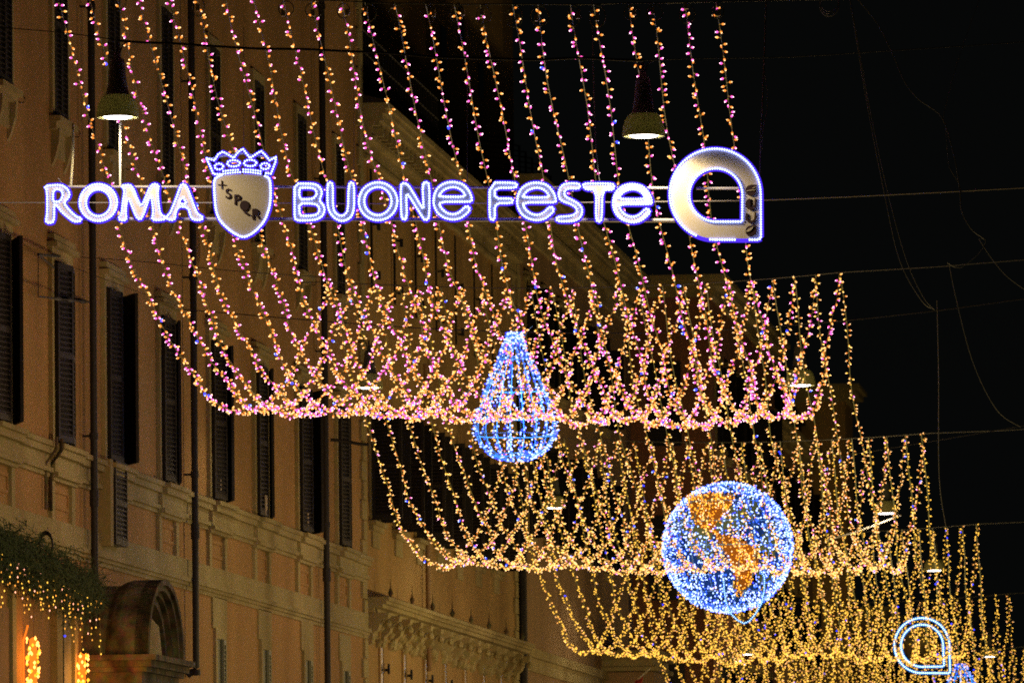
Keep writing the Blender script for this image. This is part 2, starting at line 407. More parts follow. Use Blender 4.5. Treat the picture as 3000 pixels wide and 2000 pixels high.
# ------------------------------------------------------------------ shop front pilasters at the lower left
def strip(x0, x1, y0, mat, name, pr, parent=b1):
    a = ycol(x0); b = ycol(x1); put(name, MB().box((W, a, 0), (W + pr, b, yz((x0 + x1) / 2, y0)[1])), mat, parent)
strip(-60, 18, 1770, 'brown', 'door_panel', .03); strip(19, 30, 1700, 'cream', 'door_frame', .07)
strip(147, 163, 1740, 'cream', 'door_frame', .08); strip(163, 178, 1775, 'opening', 'door_opening', .012)
strip(178, 199, 1775, 'grey_shutter', 'door_panel', .03); strip(199, 209, 1770, 'cream', 'door_frame', .08)
a = ycol(140); b = ycol(215); zt = yz(178, 1775)[1]
put('door_lintel', MB().box((W, a, zt), (W + .13, b, zt + .16)), 'cream', b1)
for x in (94, 233): strip(x, x + 2.0, 1610, 'brown', 'panel_joint', .004)

# ------------------------------------------------------------------ pine garland with icicle lights
gp0, gp1 = PX(-60, 1560, W + .25), PX(268, 1725, W + .25)
gar = thing('pine_garland', 'dark green pine swag with small lights hung across the shop front', 'garland', gp0)
m = MB()
for i in range(15000):
    t = random.random(); c = gp0.lerp(gp1, t)
    c = c + Vector((random.gauss(0, .12), 0, random.gauss(0, .15) - .02 - .14 * abs(math.sin(t * 13)) ))
    d = Vector((random.gauss(0, 1), random.gauss(0, 1.0), random.gauss(-.2, 1))).normalized(); l = random.uniform(.05, .13)
    s = d.orthogonal().normalized() * .009
    m.poly([c - s, c + s, c + d * l + s * .3, c + d * l - s * .3])
put('foliage', m, 'pine', gar, kind='stuff')
m = MB(); m.tube([gp0.lerp(gp1, k / 12) for k in range(13)], .06, 6); put('stem', m, 'pine', gar)
m = MB()
for k in range(30):
    t = (k + random.random()) / 30; c = gp0.lerp(gp1, t) + Vector((.12, 0, -.20)); L_ = random.uniform(.15, .85)
    m.tube([c, c + Vector((0, 0, -L_))], .003, 3, 'wire')
    z = 0
    while z < L_:
        if random.random() < .8:
            q = c + Vector((random.uniform(-.02, .02), random.uniform(-.06, .06), -z)); mt = random.choice(['b_amber', 'b_amber', 'b_gold', 'b_gold', 'b_peach'])
            if random.random() < .025: mt = 'b_blue'
            m.tmpl(*OCT, q, Vector((0, 0, 1)), .011 if mt != 'b_blue' else .02, .016, mt)
        z += random.uniform(.05, .12)
put('icicle_lights', m, None, gar, kind='stuff')
for nm, x, y0, lab in (('light_column', 97, 1865, 'orange light column glowing on the shop wall beside the left door frame'), ('light_column', 240, 1912, 'orange light column glowing next to the drain pipe under the pine swag')):
    top = PX(x, y0, W + .14)
    t = thing(nm, lab, 'lamp', Vector((top.x, top.y, 0)), 'orange light columns on the shop front')
    hgt = top.z - 1.0
    m = MB()
    for k in range(520):
        z = top.z - random.random() ** .9 * hgt; an = random.uniform(0, 6.28)
        q = Vector((top.x + .085 * math.cos(an), top.y + .085 * math.sin(an), z))
        m.tmpl(*OCT, q, Vector((0, 0, 1)), random.uniform(.012, .03), .028, random.choice(['b_fire', 'b_fire', 'b_fire', 'b_orange', 'b_orange']))
    put('bulbs', m, None, t, kind='stuff')
    m = MB().lathe([(0, 1), (.05, 1), (.05, top.z - .03), (0, top.z)], (top.x, top.y, 0), 10); put('core', m, 'fire', t)
    m = MB().tube([(top.x - .13, top.y, 1.0), (top.x - .13, top.y, top.z - .05), (top.x - .07, top.y, top.z + .16)], .014, 5); put('light_tube', m, 'fire', t)
    ld = D.lights.new('light_column_light', 'POINT'); ld.energy = 16; ld.color = (1, .36, .06); ld.shadow_soft_size = .15
    lo = D.objects.new('light_column_light', ld); COL.objects.link(lo); lo.parent = t; lo.location = (.3, -.25, top.z - .35)

# ------------------------------------------------------------------ palazzo 2 (ochre, long cornice, balcony)
b2Y0, b2Y1 = b1Y1 + .02, ycol(1508)
h2 = zx(14.57)
b2 = building('ochre_palazzo', 'ochre palazzo with a deep sloping cornice, behind the two words of the big sign', b2Y0, b2Y1, W, h2 - .3, 'ochre')
put('cornice', ladder_box(W, b2Y0, b2Y1, [(h2 - .10, h2, .52), (h2 - .20, h2 - .10, .46), (h2 - .34, h2 - .20, .40), (h2 - .42, h2 - .34, .34), (h2 - .60, h2 - .42, .20), (h2 - .68, h2 - .60, .24), (h2 - .95, h2 - .68, .08), (h2 - 1.02, h2 - .95, .12)]), 'cream', b2)
me_mod = MB().box((0, -.07, 0), (.30, .07, .16)).mesh('cornice_bracket', mat='cream')
y = b2Y0 + .3
while y < b2Y1 - .2: inst('cornice_bracket', me_mod, b2, (.08, y - b2Y0, h2 - .602 + .003)); y += .62
put('roof', MB().prism([(0, 0), (.55, 0), (.50, .06), (-2.2, .95), (-6.8, .95), (-6.8, 0)], Vector((1,0,0)), Vector((0,0,1)), Vector((W, b2Y0, h2 + .003)), Vector((0, b2Y1 - b2Y0, 0))) or MB(), 'roof', b2) if False else None
m = MB(); m.prism([(0, 0), (.50, 0), (.46, .05), (-1.6, .55), (-6.8, .55), (-6.8, 0)], Vector((1,0,0)), Vector((0,0,1)), Vector((W, b2Y0, h2 + .003)), Vector((0, b2Y1 - b2Y0, 0)))
put('roof', m, 'roof', b2)
wy = [ycol(x) for x in (1090, 1157, 1219, 1279, 1336, 1391, 1443)]
tz0, tz1 = yz(1336, 1010)[1], yz(1336, 694)[1]
m_win = surround(.42, tz1 - tz0, .14, .03).mesh('window', mat='ochre'); m_pane = MB().box((-.01, -.21, 0), (.02, .21, tz1 - tz0)).mesh('pane', mat='opening')  # narrow dark slab stands for the shadow in the window reveal
hk = MB().box((0, -.02, .2), (.16, .02, .24)); hk.box((.10, -.03, .18), (.16, .03, .34)); hk.box((0, -.02, 1.2), (.16, .02, 1.24)); hk.box((.10, -.03, 1.1), (.16, .03, 1.26)); hk = hk.mesh('shutter_hook', mat='iron')
for y in wy:
    win = inst('window', m_win, b2, (0, y - b2Y0, tz0)); inst('pane', m_pane, win, (0, 0, 0)); inst('shutter_hook', hk, win, (0, .26, 0), kind='stuff')
mz0, mz1 = zx(6.95), zx(8.98)
kit2 = leaf_mesh('shutter', .56, mz1 - mz0, 'shutter')
m_win = surround(1.15, mz1 - mz0, .13, .04).mesh('window', mat='cream'); m_pane = MB().box((-.01, -.57, 0), (.015, .57, mz1 - mz0)).mesh('pane', mat='opening')
m_sill = sillm(1.15, .22, .14, .10).box((0, -.5, -.5), (.035, .5, -.2)).mesh('sill', mat='cream')
for y in wy:
    win = inst('window', m_win, b2, (0, y - b2Y0 + .25, mz0)); inst('pane', m_pane, win, (0, 0, 0)); inst('sill', m_sill, win, (0, 0, 0))
    add_leaf(win, kit2, -.58, 0, R(-(74 + random.uniform(0, 20))), x=.045); add_leaf(win, kit2, .58, 0, R(74 + random.uniform(0, 20)), flip=True, x=.045)
zb = zx(5.5)
put('balcony_slab', ladder_box(W, b2Y0 + .1, b2Y1 - .2, [(zb - .07, zb, .42), (zb - .13, zb - .07, .37), (zb - .20, zb - .13, .30), (zb - .28, zb - .20, .14)]), 'cream', b2)
m = MB(); m.prism([(0, 0), (.42, 0), (.40, -.10), (.26, -.16), (.20, -.34), (.10, -.42), (.07, -.62), (0, -.66)], Vector((1,0,0)), Vector((0,0,1)), Vector((0, -.09, 0)), Vector((0, .18, 0)))
m.lathe([(0, -.18), (.06, -.15), (.07, -.1), (.04, -.03), (0, 0)], (.38, 0, -.12), 8)
me_br = m.mesh('balcony_bracket', mat='cream')
y = b2Y0 + .5; k = 0
while y < b2Y1 - .3:
    o = inst('balcony_bracket', me_br, b2, (0, y - b2Y0, zb - .28)); o.scale = (.92, 2.0, .9); y += 1.585; k += 1
m = MB()
for i in range(190):                                          # carved swags of the frieze
    y = random.uniform(b2Y0 + .3, b2Y1 - .5); z = zb - random.uniform(.3, .8); r = random.uniform(.04, .12)
    m.lathe([(0, r * .8), (r * .7, r * .5), (r, 0), (r * .6, -r * .6), (0, -r)], (W + .02, y, z), 7)
put('carved_frieze', m, 'cream', b2, smooth=True, kind='stuff')
me_fin = MB().lathe([(.05, 0), (.02, .05), (.05, .12), (.012, .22), (.0, .42)], (0, 0, 0), 8).mesh('finial', mat='stone')
y = b2Y0 + 1.4
while y < b2Y1 - .5: inst('finial', me_fin, b2, (.28, y - b2Y0, zb)); y += 3.17
gz1 = zx(4.81); 
m_win = surround(.36, gz1 - .4, .16, .03).mesh('window', mat='ochre'); m_pane = MB().box((-.01, -.18, 0), (.02, .18, gz1 - .4)).mesh('pane', mat='opening')
hk2 = MB()
for zz in (gz1 - 1.0, gz1 - 2.1): hk2.box((0, -.02, zz), (.13, .02, zz + .05)); hk2.box((.09, -.04, zz - .05), (.13, .04, zz + .14))
hk2 = hk2.mesh('shutter_hook', mat='iron')
for x in (1109, 1176, 1238, 1295, 1353, 1407, 1457):
    win = inst('window', m_win, b2, (0, ycol(x) - b2Y0, .4)); inst('pane', m_pane, win, (0, 0, 0)); inst('shutter_hook', hk2, win, (0, .3, 0), kind='stuff')
def pipe_at(b, x, z0, z1, r, mat='pipe', base=None):
    p = PX(x, 1500, W + .12); put('drain_pipe', MB().tube([(W + .12, p.y, z0), (W + .12, p.y, (z0 + z1) / 2), (W + .12, p.y, z1)], r, 10), mat, b, smooth=True)
pipe_at(b2, 1252, 4.4 + CAMZ, 12, .05, 'brown')
k = 0; z = 2
while z < 15:
    inst('quoin', qme[k % 2], b2, (0, b2Y1 - b2Y0, z)); z += qh; k += 1

# set-back attic storey and roof terrace over palazzo 2
AX = -19.4
ay0, ay1 = PX(1247, 100, AX).y, PX(1502, 100, AX).y
az1 = PX(1495, 30, AX).z + 3; att = thing('attic_storey', 'brown set-back attic storey with terrace rails above the ochre cornice', 'building', (AX, ay0, h2))
put('wall', MB().box((AX - 4, ay0, h2 - 1), (AX, ay1, az1)), 'ochre', att)
put('eaves', MB().box((AX - 4.3, ay0 - .3, az1), (AX + .7, ay1 + .8, az1 + .18)), 'roof', att)
for x, y0, y1 in ((1298, 225, 82), (1408, 290, 190), (1350, 150, 20)):
    c = PX(x, y0, AX); c1 = PX(x, y1, AX)
    wn = put('window', MB().box((AX, c.y - .5, c.z), (AX + .03, c.y + .5, c1.z)), 'opening', att)
    put('frame', surround(1, c1.z - c.z, .09, .06), 'brown', None)
    fr = D.objects[-1] if False else None
for o in [o for o in D.objects if o.name.startswith('frame') and o.parent is None]: D.objects.remove(o)
m = MB(); TX = W - .15; ty0, ty1 = b2Y0 + 1.0, b2Y0 + 13
for z in (h2 + .75, h2 + 1.55, h2 + 1.15): m.tube([(TX, ty0, z), (TX, ty1, z)], .018, 4)
put('terrace_rail', m, 'iron', att)
m = MB(); me_post = MB().tube([(0, 0, 0), (0, 0, 1.55)], .016, 4).mesh('rail_post', mat='iron')
y = ty0
while y <= ty1: inst('rail_post', me_post, att, (TX - AX, y - ay0, 0)); y += .42
m = MB()
for k in range(7):
    y = ay0 + 1 + k * 1.4; m.tube([(AX + .2, y, h2), (AX + .2, y, h2 + 3.4), (W - 1.0, y, h2 + 3.1), (W - 1.0, y, h2 + .3)], .03, 4)
put('pergola', m, 'iron', att)
m = MB(); m.prism([(0, 0), (0, 1.6), (-2.2, 3.2), (-2.2, 0)], Vector((1,0,0)), Vector((0,0,1)), Vector((W - .6, b2Y0, h2)), Vector((0, 6.5, 0))); put('terrace_roof', m, 'roof', att)

# ------------------------------------------------------------------ palazzo 3
b3Y0, b3Y1 = b2Y1 + .55, ycol(1850)
h3 = zx(15.92)
b3 = building('tall_tan_palazzo', 'taller tan palazzo past the dark corner pipe with arched ground floor windows', b3Y0, b3Y1, W, h3 - .3, 'tan')
put('cornice', ladder_box(W, b3Y0, b3Y1, [(h3 - .12, h3, .62), (h3 - .26, h3 - .12, .55), (h3 - .42, h3 - .26, .45), (h3 - .52, h3 - .42, .38), (h3 - .80, h3 - .52, .20), (h3 - .90, h3 - .80, .26), (h3 - 1.25, h3 - .90, .08)]), 'cream', b3)
y = b3Y0 + .3
while y < b3Y1 - .2: inst('cornice_bracket', me_mod, b3, (.10, y - b3Y0, h3 - .80 + .12)); y += .7
put('corner_pipe', MB().tube([(W + .10, b2Y1 + .28, 0), (W + .10, b2Y1 + .28, 13.0)], .10, 12), 'pipe', b3, smooth=True)
put('corner_recess', MB().box((W - 5, b2Y1 + .02, 0), (W - .03, b3Y0, 12)), 'pipe', b3)
k = 0; z = 2
while z < 16: inst('quoin', MB().box((-.02, 0, .012), (.045, .34 if k % 2 else .5, qh - .012)).mesh('quoin', mat='cream') if k < 2 else q3[k % 2], b3, (0, .002, z)) if False else None; z += 99
q3 = [MB().box((-.02, -.02, .012), (.045, d, qh - .012)).mesh('quoin', mat='cream') for d in (.6, .42)]
z = 2; k = 0
while z < 15.5: inst('quoin', q3[k % 2], b3, (0, 0, z)); z += qh; k += 1
def grid_windows(b, Y0, Xf, ys, levels, mat='ochre', wd=.9, sw_=True):
    for (z0, z1) in levels:
        fr_ = surround(wd, z1 - z0, .14, .05, ped=True).mesh('window', mat='cream'); pn_ = MB().box((-.01, -wd/2, 0), (.02, wd/2, z1 - z0)).mesh('pane', mat='opening')
        kt = leaf_mesh('shutter', wd / 2, z1 - z0, 'shutter'); sl_ = sillm(wd, .14, .12, .1).mesh('sill', mat='cream')
        for y in ys:
            win = inst('window', fr_, b, (0, y - Y0, z0)); inst('pane', pn_, win, (0, 0, 0)); inst('sill', sl_, win, (0, 0, 0))
            a1, a2 = (random.uniform(2, 30), random.uniform(30, 80)) if sw_ else (1, 1)
            add_leaf(win, kt, -wd/2, 0, R(-a1), x=.055); add_leaf(win, kt, wd/2, 0, R(a2), flip=True, x=.055)
ys3 = [b3Y0 + 2.2 + 3.55 * k for k in range(6)]
grid_windows(b3, b3Y0, W, ys3, [(zx(11.6), zx(13.6)), (zx(8.0), zx(10.2))])
# arched ground floor openings
for k, y in enumerate([ycol(x) for x in (1573, 1612, 1646, 1678, 1712, 1744, 1776)]):
    m = MB(); zt = zx(3.9); r = .62
    for a, b, x0, x1 in ((r, r * .72, .10, 0), (r * .72, r * .5, .05, 0)):
        for q in range(10):
            t0, t1 = math.pi * q / 10, math.pi * (q + 1) / 10
            o0, o1 = (-a * math.cos(t0), a * math.sin(t0) * 1.25), (-a * math.cos(t1), a * math.sin(t1) * 1.25)
            i0, i1 = (-b * math.cos(t0), b * math.sin(t0) * 1.25), (-b * math.cos(t1), b * math.sin(t1) * 1.25)
            m.poly([(x0, o0[0], zt + o0[1]), (x0, o1[0], zt + o1[1]), (x0, i1[0], zt + i1[1]), (x0, i0[0], zt + i0[1])])
            m.poly([(x0, o0[0], zt + o0[1]), (0, o0[0], zt + o0[1]), (0, o1[0], zt + o1[1]), (x0, o1[0], zt + o1[1])])
    m.box((0, -r, .4), (.10, -r * .72, zt)); m.box((0, r * .72, .4), (.10, r, zt))
    win = inst('window', m.mesh('window', mat='tan'), b3, (0, y - b3Y0, 0))
    inst('pane', MB().box((-.01, -.20, .4), (.03, .22, zt + .1)).mesh('pane', mat='opening'), win, (0, 0, 0)); inst('shutter_hook', MB().box((0, .24, zt - .5), (.14, .3, zt - .2)).box((0, .24, zt - 1.6), (.14, .3, zt - 1.35)).mesh('shutter_hook', mat='iron'), win, (0, 0, 0), kind='stuff')
put('string_course', ladder_box(W, b3Y0 + .5, b3Y1, [(zx(5.3), zx(5.5), .16), (zx(5.0), zx(5.3), .07)]), 'cream', b3)

# ------------------------------------------------------------------ further buildings
def simple_block(name, label, x_front, Yf, Y1, h, mat, wins, wd=.95, front=True, Xb=-22):
    X = P(x_front, 1500, Yf).x
    b = thing(name, label, 'building', (X, Yf, 0))
    put('wall', MB().box((Xb, Yf, 0), (X, Y1, h)), mat, b)
    m = MB()
    for z0, z1, p in ((h - .12, h, .5), (h - .3, h - .12, .38), (h - .55, h - .3, .16)):
        m.box((Xb, Yf - p, z0), (X + p, Y1, z1))
    put('cornice', m, 'cream', b)
    n = int((Y1 - Yf - 1.4) / 3.4)
    grid_windows(b, Yf, X, [Yf + 2 + 3.4 * k for k in range(n)], wins, wd=wd)
    if front:
        fwx = X - 1.2
        while fwx > Xb + 1:
            for z0, z1 in wins:
                wn = put('window', MB().box((fwx - .45, Yf - .03, z0), (fwx + .45, Yf, z1)), 'opening', b)
            fwx -= 2.6
    return b
simple_block('rose_palazzo', 'rose brown block with a pale top storey standing forward of the tan palazzo', 2085, 176, 199, zx(16.0), 'rose', [(zx(11.6), zx(13.8)), (zx(7.6), zx(9.8)), (zx(3.9), zx(6))])
simple_block('umber_palazzo', 'umber block behind the globe with several rows of shuttered windows', 2230, 200, 222, zx(14.2), 'brown', [(zx(10.8), zx(12.8)), (zx(7.2), zx(9.2)), (zx(3.8), zx(5.8))])
simple_block('church_front', 'plain olive brown church front rising behind the last lamp on the right', 2480, 223, 227, zx(16.6), 'ochre', [(zx(11), zx(13.4))], front=False)
simple_block('far_brown_palazzo', 'low brown block past the church front near the end of the street', 2560, 228, 262, zx(9.5), 'brown', [(zx(6.4), zx(8.2))])
simple_block('street_end_block', 'dim tan block closing the far end of the street', 2800, 300, 320, zx(9.5), 'tan', [(zx(6.2), zx(8.2))])
# small kiosk-like entablature and flag low in the street
sh = P(1930, 1905, 168); t = thing('shop_canopy', 'pale stone shop canopy over a doorway low in the street', 'canopy', Vector((sh.x, sh.y, 0)))
m = MB()
for z0, z1, p in ((0, .1, .0), (.1, .3, -.12), (.3, .42, .05), (.42, .5, .1)): m.box((W, sh.y - .5 - p, sh.z - .5 + z0), (sh.x + p, sh.y + 4, sh.z - .5 + z1 - .002))
put('entablature', m, 'cream', t); put('shop_wall', MB().box((W, sh.y - .3, 0), (sh.x - .1, sh.y + 3.6, sh.z - .52)), 'tan', t)
fp = P(1905, 1955, 150); fl = thing('flag', 'red flag hanging from a pale slanted pole', 'flag', fp)
q = P(1858, 1998, 150)
put('pole', MB().tube([fp, q, q + (q - fp) * 1.2], .018, 6), 'bar', fl)
m = MB(); n = 8
for i in range(n):
    for j in range(n):
        def fv(i, j): a = fp.lerp(q, .45 + .9 * i / n); return a + Vector((-.02 * j + .02 * math.sin(i + j * .6), .03 * math.sin(i * 1.3 + j), -.09 * j))
        m.poly([fv(i, j), fv(i + 1, j), fv(i + 1, j + 1), fv(i, j + 1)])
put('cloth', m, 'flag', fl)

# ------------------------------------------------------------------ bracket with insulators on palazzo 1
bp_, bq = PX(112, 868, W + .5), PX(262, 885, W + .5)
t = thing('cable_bracket', 'dark iron wall bracket with insulators and stay wires on the salmon wall', 'bracket', Vector((W, bp_.y, bp_.z)))
m = MB(); e0, e1 = PX(112, 745, W + .5), PX(112, 868, W + .5); n0 = PX(180, 750, W); 
m.tube([e0, PX(180, 752, W)], .02, 5); m.tube([e0, PX(165, 790, W)], .014, 5); m.tube([e0, e1], .006, 4); m.tube([e1, PX(262, 885, W)], .012, 5)
put('arm', m, 'iron', t)
m = MB()
for k in range(3):
    a = e1.lerp(PX(262, 885, W), .3 + .25 * k); b = e1.lerp(PX(262, 885, W), .42 + .25 * k); m.tube([a, a.lerp(b, .2), a.lerp(b, .8), b], [.012, .03, .03, .012], 8)
put('insulator', m, 'iron', t)

# ------------------------------------------------------------------ loose cables and wires
def catenary(a, b, sag, n=16): return [a.lerp(b, k / n) + Vector((0, 0, -4 * sag * (k / n) * (1 - k / n))) for k in range(n + 1)]
def cable(label, pts, r, mat='dcable', nm='cable', cat='cable', group=None, wob=0):
    base = Vector(pts[0]); pp = [Vector(p) for p in pts]
    if wob: pp = [p + Vector((0, 0, wob * noise.noise(p * 1.3))) for p in pp]
    m = MB().tube(pp, r, 5); o = D.objects.new(nm, m.mesh(nm, base, mat, True)); COL.objects.link(o); o.location = base
    o['label'] = label; o['category'] = cat
    if group: o['group'] = group
    return o
def spl(pts, n=6):
    out = []; m = len(pts)
    for i in range(m - 1):
        p0, p1, p2, p3 = pts[max(i-1, 0)], pts[i], pts[i+1], pts[min(i+2, m-1)]
        for k in range(n):
            t = k / n; out.append(.5 * ((2 * p1) + (p2 - p0) * t + (2*p0 - 5*p1 + 4*p2 - p3) * t * t + (3*p1 - p0 - 3*p2 + p3) * t ** 3))
    return out + [pts[-1]]
def pc(label, pp, Y, r, mat='cable', wob=0, n=6, **kw): return cable(label, spl([P(x, y, Y) for x, y in pp], n), r, mat, wob=wob, **kw)
pc('thin black span wire crossing the upper left wall to the bell lamp', [(-40, 78), (180, 96), (345, 118)], 79, .006, 'dcable')
pc('thick black lamp cable crossing above the lettering from the left bell lamp', [(345, 118), (520, 130), (700, 140), (900, 146), (1150, 158), (1300, 166), (1500, 178), (1700, 172), (1885, 178)], 79.2, .016, 'dcable', wob=.03)
pc('thin grey lamp cable running right from the second bell lamp', [(1885, 178), (2050, 172), (2300, 168), (2600, 150), (3050, 120)], 79.4, .005, 'dcable')
pc('long pale wire slanting down at the right of the big looped sign', [(2487, -20), (2500, 60), (2540, 300), (2590, 560), (2635, 760), (2700, 880), (2738, 906)], 84, .006, 'cable')
pc('second pale wire running beside the slanting one', [(2487, -20), (2502, 60), (2545, 300), (2600, 560), (2655, 760), (2705, 870), (2738, 906)], 84.2, .005, 'cable')
pc('knotted loose wire winding down the black right side', [(2505, -10), (2570, 70), (2620, 170), (2650, 240), (2690, 290), (2740, 325), (2762, 350), (2780, 400), (2800, 480), (2812, 560), (2818, 620), (2845, 670), (2880, 698), (2888, 705), (2870, 740), (2815, 783), (2775, 770)], 82, .0055, 'cable')
pc('short twin of the knotted wire hanging in a narrow loop', [(2770, 360), (2775, 430), (2782, 490), (2810, 540), (2816, 590)], 82.2, .004, 'cable')
pc('coil of spare wire hanging at the top edge', [(2430 + 28 * math.cos(k * .7), 2 + 30 * math.sin(k * .7) + k * .8) for k in range(26)] + [(2487, -20)], 84, .005, 'cable', n=3)
pc('vertical pale wire dropping past the right end of the light rows', [(2745, 880), (2750, 1100), (2752, 1400), (2775, 1560)], 90, .006, 'cable')
pc('thin wire falling away to the right edge from the knot', [(2780, 770), (2800, 870), (2850, 1060), (2920, 1200), (2990, 1250)], 88, .004, 'cable')
pc('faint wire crossing to the right edge below the knot', [(2868, 700), (2900, 750), (2950, 810), (3020, 860)], 88.2, .004, 'cable')
pc('faint wire rising steeply to the top edge on the right', [(2762, 350), (2800, 200), (2872, -10)], 82.6, .003, 'cable')
pc('short rope hanging beside the first letter, far left', [(214, 362), (213, 450), (207, 545)], 81.2, .017, 'plug')
pc('thin rope rising from the right end of the big looped sign', [(2226, 520), (2230, 400), (2238, 200), (2245, -10)], 81.5, .010, 'cable', wob=.02)
pc('thin wire with a slack loop beside the rope above the looped sign', [(2238, 190), (2249, 300), (2236, 380), (2232, 440)], 81.6, .004, 'cable')
pc('steel span cable on which the big sign hangs', [(-40, 594), (600, 594), (1200, 597), (2000, 590), (2300, 584), (2700, 566), (3040, 548)], 82.0, .0075, 'bar')
pc('black wire crossing the salmon wall under the sign', [(112, 745), (400, 765), (700, 795), (950, 812)], 93, .006, 'dcable')
pc('second black wire crossing the salmon wall from the bracket', [(112, 745), (260, 800), (500, 890), (560, 905)], 93.4, .004, 'dcable')
pc('black wire running right from the wall bracket insulators', [(262, 885), (520, 905), (1000, 945), (1380, 968), (1900, 975), (2345, 950), (2700, 915), (3040, 870)], 102, .008, 'dcable')
pc('iron tie bar with insulators below the first row of swags', [(968, 1288), (1010, 1292), (1050, 1300), (1080, 1302)], 118, .03, 'dcable')
pc('faint wire below the tie bar running to the right', [(1080, 1350), (1400, 1362), (1900, 1372), (2190, 1380), (2500, 1330), (3040, 1240)], 126, .006, 'dcable')
pc('thin wire from the looped hanger above the globe', [(1975, 1390), (2060, 1374), (2200, 1380), (2300, 1420)], 124, .008, 'cable')
for k, (x, y0, y1, lab) in enumerate(((714, 330, 440, 'hanger wire rising from the crown of the shield'), (1037, 20, 538, 'thin vertical hanger wire above the letter U'), (1369, 300, 535, 'thin vertical hanger wire above the first small letter e'), (1757, 200, 540, 'hanger wire above the letter T, brighter towards its foot'))):
    dx = -24 if k == 3 else 0
    pc(lab, [(x + dx, y0 - 250), (x + dx * .6, (y0 + y1) / 2), (x, y1)], 81.5, .006 if k == 3 else .0035, 'cable')
pc('short loose end of wire over the top left letter', [(170, 522), (178, 533), (186, 545)], 81.4, .006, 'bar')

# ------------------------------------------------------------------ bell lamps
def bell(cx, cy, Y, label, sc=1.0, power=110):
    c = P(cx, cy, Y); t = thing('bell_lamp', label, 'street lamp', c, 'bell shaped lamps hung over the street'); k = sc * Y / 79.0 * 0.00395 if False else 0.00395 * sc
    pr = [(65, 0), (64.5, 14), (62, 32), (56.5, 49), (49, 62), (42, 69)]
    m = MB().lathe([(r * k, z * k) for r, z in pr] + [(r * k * .97, z * k) for r, z in reversed(pr)], c, 32); put('shade', m, 'shade', t, smooth=True)
    nk = [(42, 69), (36, 71), (31, 95), (26, 130), (23, 165), (20, 180), (11, 183), (10, 200), (3, 204), (0, 205)]
    m = MB().lathe([(r * k, z * k) for r, z in nk], c, 24); n_ = put('housing', m, 'neck', t, smooth=True)
    m = MB()
    for s in (-1, 1): m.tube([(c.x + s * 8 * k, c.y, c.z + 200 * k), (c.x + s * 16 * k, c.y, c.z + 222 * k), (c.x + s * 30 * k, c.y, c.z + 232 * k)], .012 * sc, 5)
    m.tube([(c.x, c.y, c.z + 200 * k), (c.x, c.y, c.z + 230 * k)], .02 * sc, 6); put('hanger', m, 'iron', t)
    m = MB(); m.lathe([(0, -.5 * k), (36 * k, -.5 * k), (44 * k, 3 * k), (0, 3 * k)], c, 28); put('diffuser', m, 'lampglow', t)
    m = MB(); m.lathe([(46 * k, 2.2 * k), (63 * k, 2.2 * k)], c, 28); put('rim', m, 'shade', t)
    ld = D.lights.new('bell_lamp_light', 'SPOT'); ld.energy = power; ld.color = (1.0, .80, .52); ld.spot_size = R(165); ld.spot_blend = .35; ld.shadow_soft_size = .16
    lo = D.objects.new('bell_lamp_light', ld); COL.objects.link(lo); lo.parent = t; lo.location = (0, 0, -6 * k)
    li = D.lights.new('bell_lamp_glow', 'POINT'); li.energy = 18; li.color = (1, .9, .62); li.shadow_soft_size = .05
    lo = D.objects.new('bell_lamp_glow', li); COL.objects.link(lo); lo.parent = t; lo.location = (0, 0, 18 * k)
    return t
bell(345, 346, 80.4, 'large bell lamp with a blazing mouth above the letters at the far left', power=200)
bell(1886, 401, 80.8, 'large bell lamp against the black sky left of the looped emblem', power=230)
bell(1082, 1137, 104.8, 'mid sized bell lamp low among the swags, left of the blue drop', .82)
bell(2345, 1130, 113.5, 'mid sized bell lamp at the right over the end of the first swags', .98)
bell(1625, 1488, 131.8, 'small bell lamp between the blue drop and the globe', .85)
bell(2595, 1504, 138, 'small bell lamp at the right beyond the globe with a lit wire below', .95)
bell(1975, 1672, 160, 'tiny bell lamp partly covered by the lower left of the globe', .9)
bell(2737, 1671, 158, 'tiny bell lamp at the right edge of the third row of swags', .95)
bell(2190, 1916, 182, 'tiny bell lamp below the globe near the lower edge', .9)
bell(2900, 1923, 190, 'smallest bell lamp, low by the right edge', .9)
pc('vertical pale pole hanging lit below the left bell lamp', [(352, 356), (352, 450), (352, 548)], 80.75, .016, 'bar')
pc('lit sloping wire under the small lamp right of the globe', [(2420, 1582), (2520, 1553), (2640, 1508)], 138.3, .02, 'bar')

# added lanterns, unseen below the frame, to light the walls from beneath
for i, (X, Y) in enumerate(((-7.5, 84), (-7.2, 106), (-7.5, 128), (-7.2, 152), (-7.5, 180), (-7.2, 212), (-7.6, 250))):
    t = thing('fill_lantern', 'added unseen globe lantern lighting the walls from below, %s from the near end' % ['first', 'second', 'third', 'fourth', 'fifth', 'sixth', 'seventh'][i], 'lantern', (X, Y, 0), 'added lanterns lighting the walls')
    put('post', MB().lathe([(.16, 0), (.15, .25), (.07, .4), (.045, 3.2), (.09, 3.3)], (X, Y, 0), 12), 'iron', t, smooth=True)
    put('globe', MB().lathe([(0.02, 0), (.16, .06), (.22, .22), (.16, .38), (.02, .44)], (X, Y, 3.3), 16), 'b_peach', t, smooth=True)
    ld = D.lights.new('fill_lantern_light', 'POINT'); ld.energy = (800, 880, 1200, 900, 640, 520, 440)[i]; ld.color = (1.0, .69, .28); ld.shadow_soft_size = .24
    lo = D.objects.new('fill_lantern_light', ld); COL.objects.link(lo); lo.parent = t; lo.location = (0, 0, 3.9)

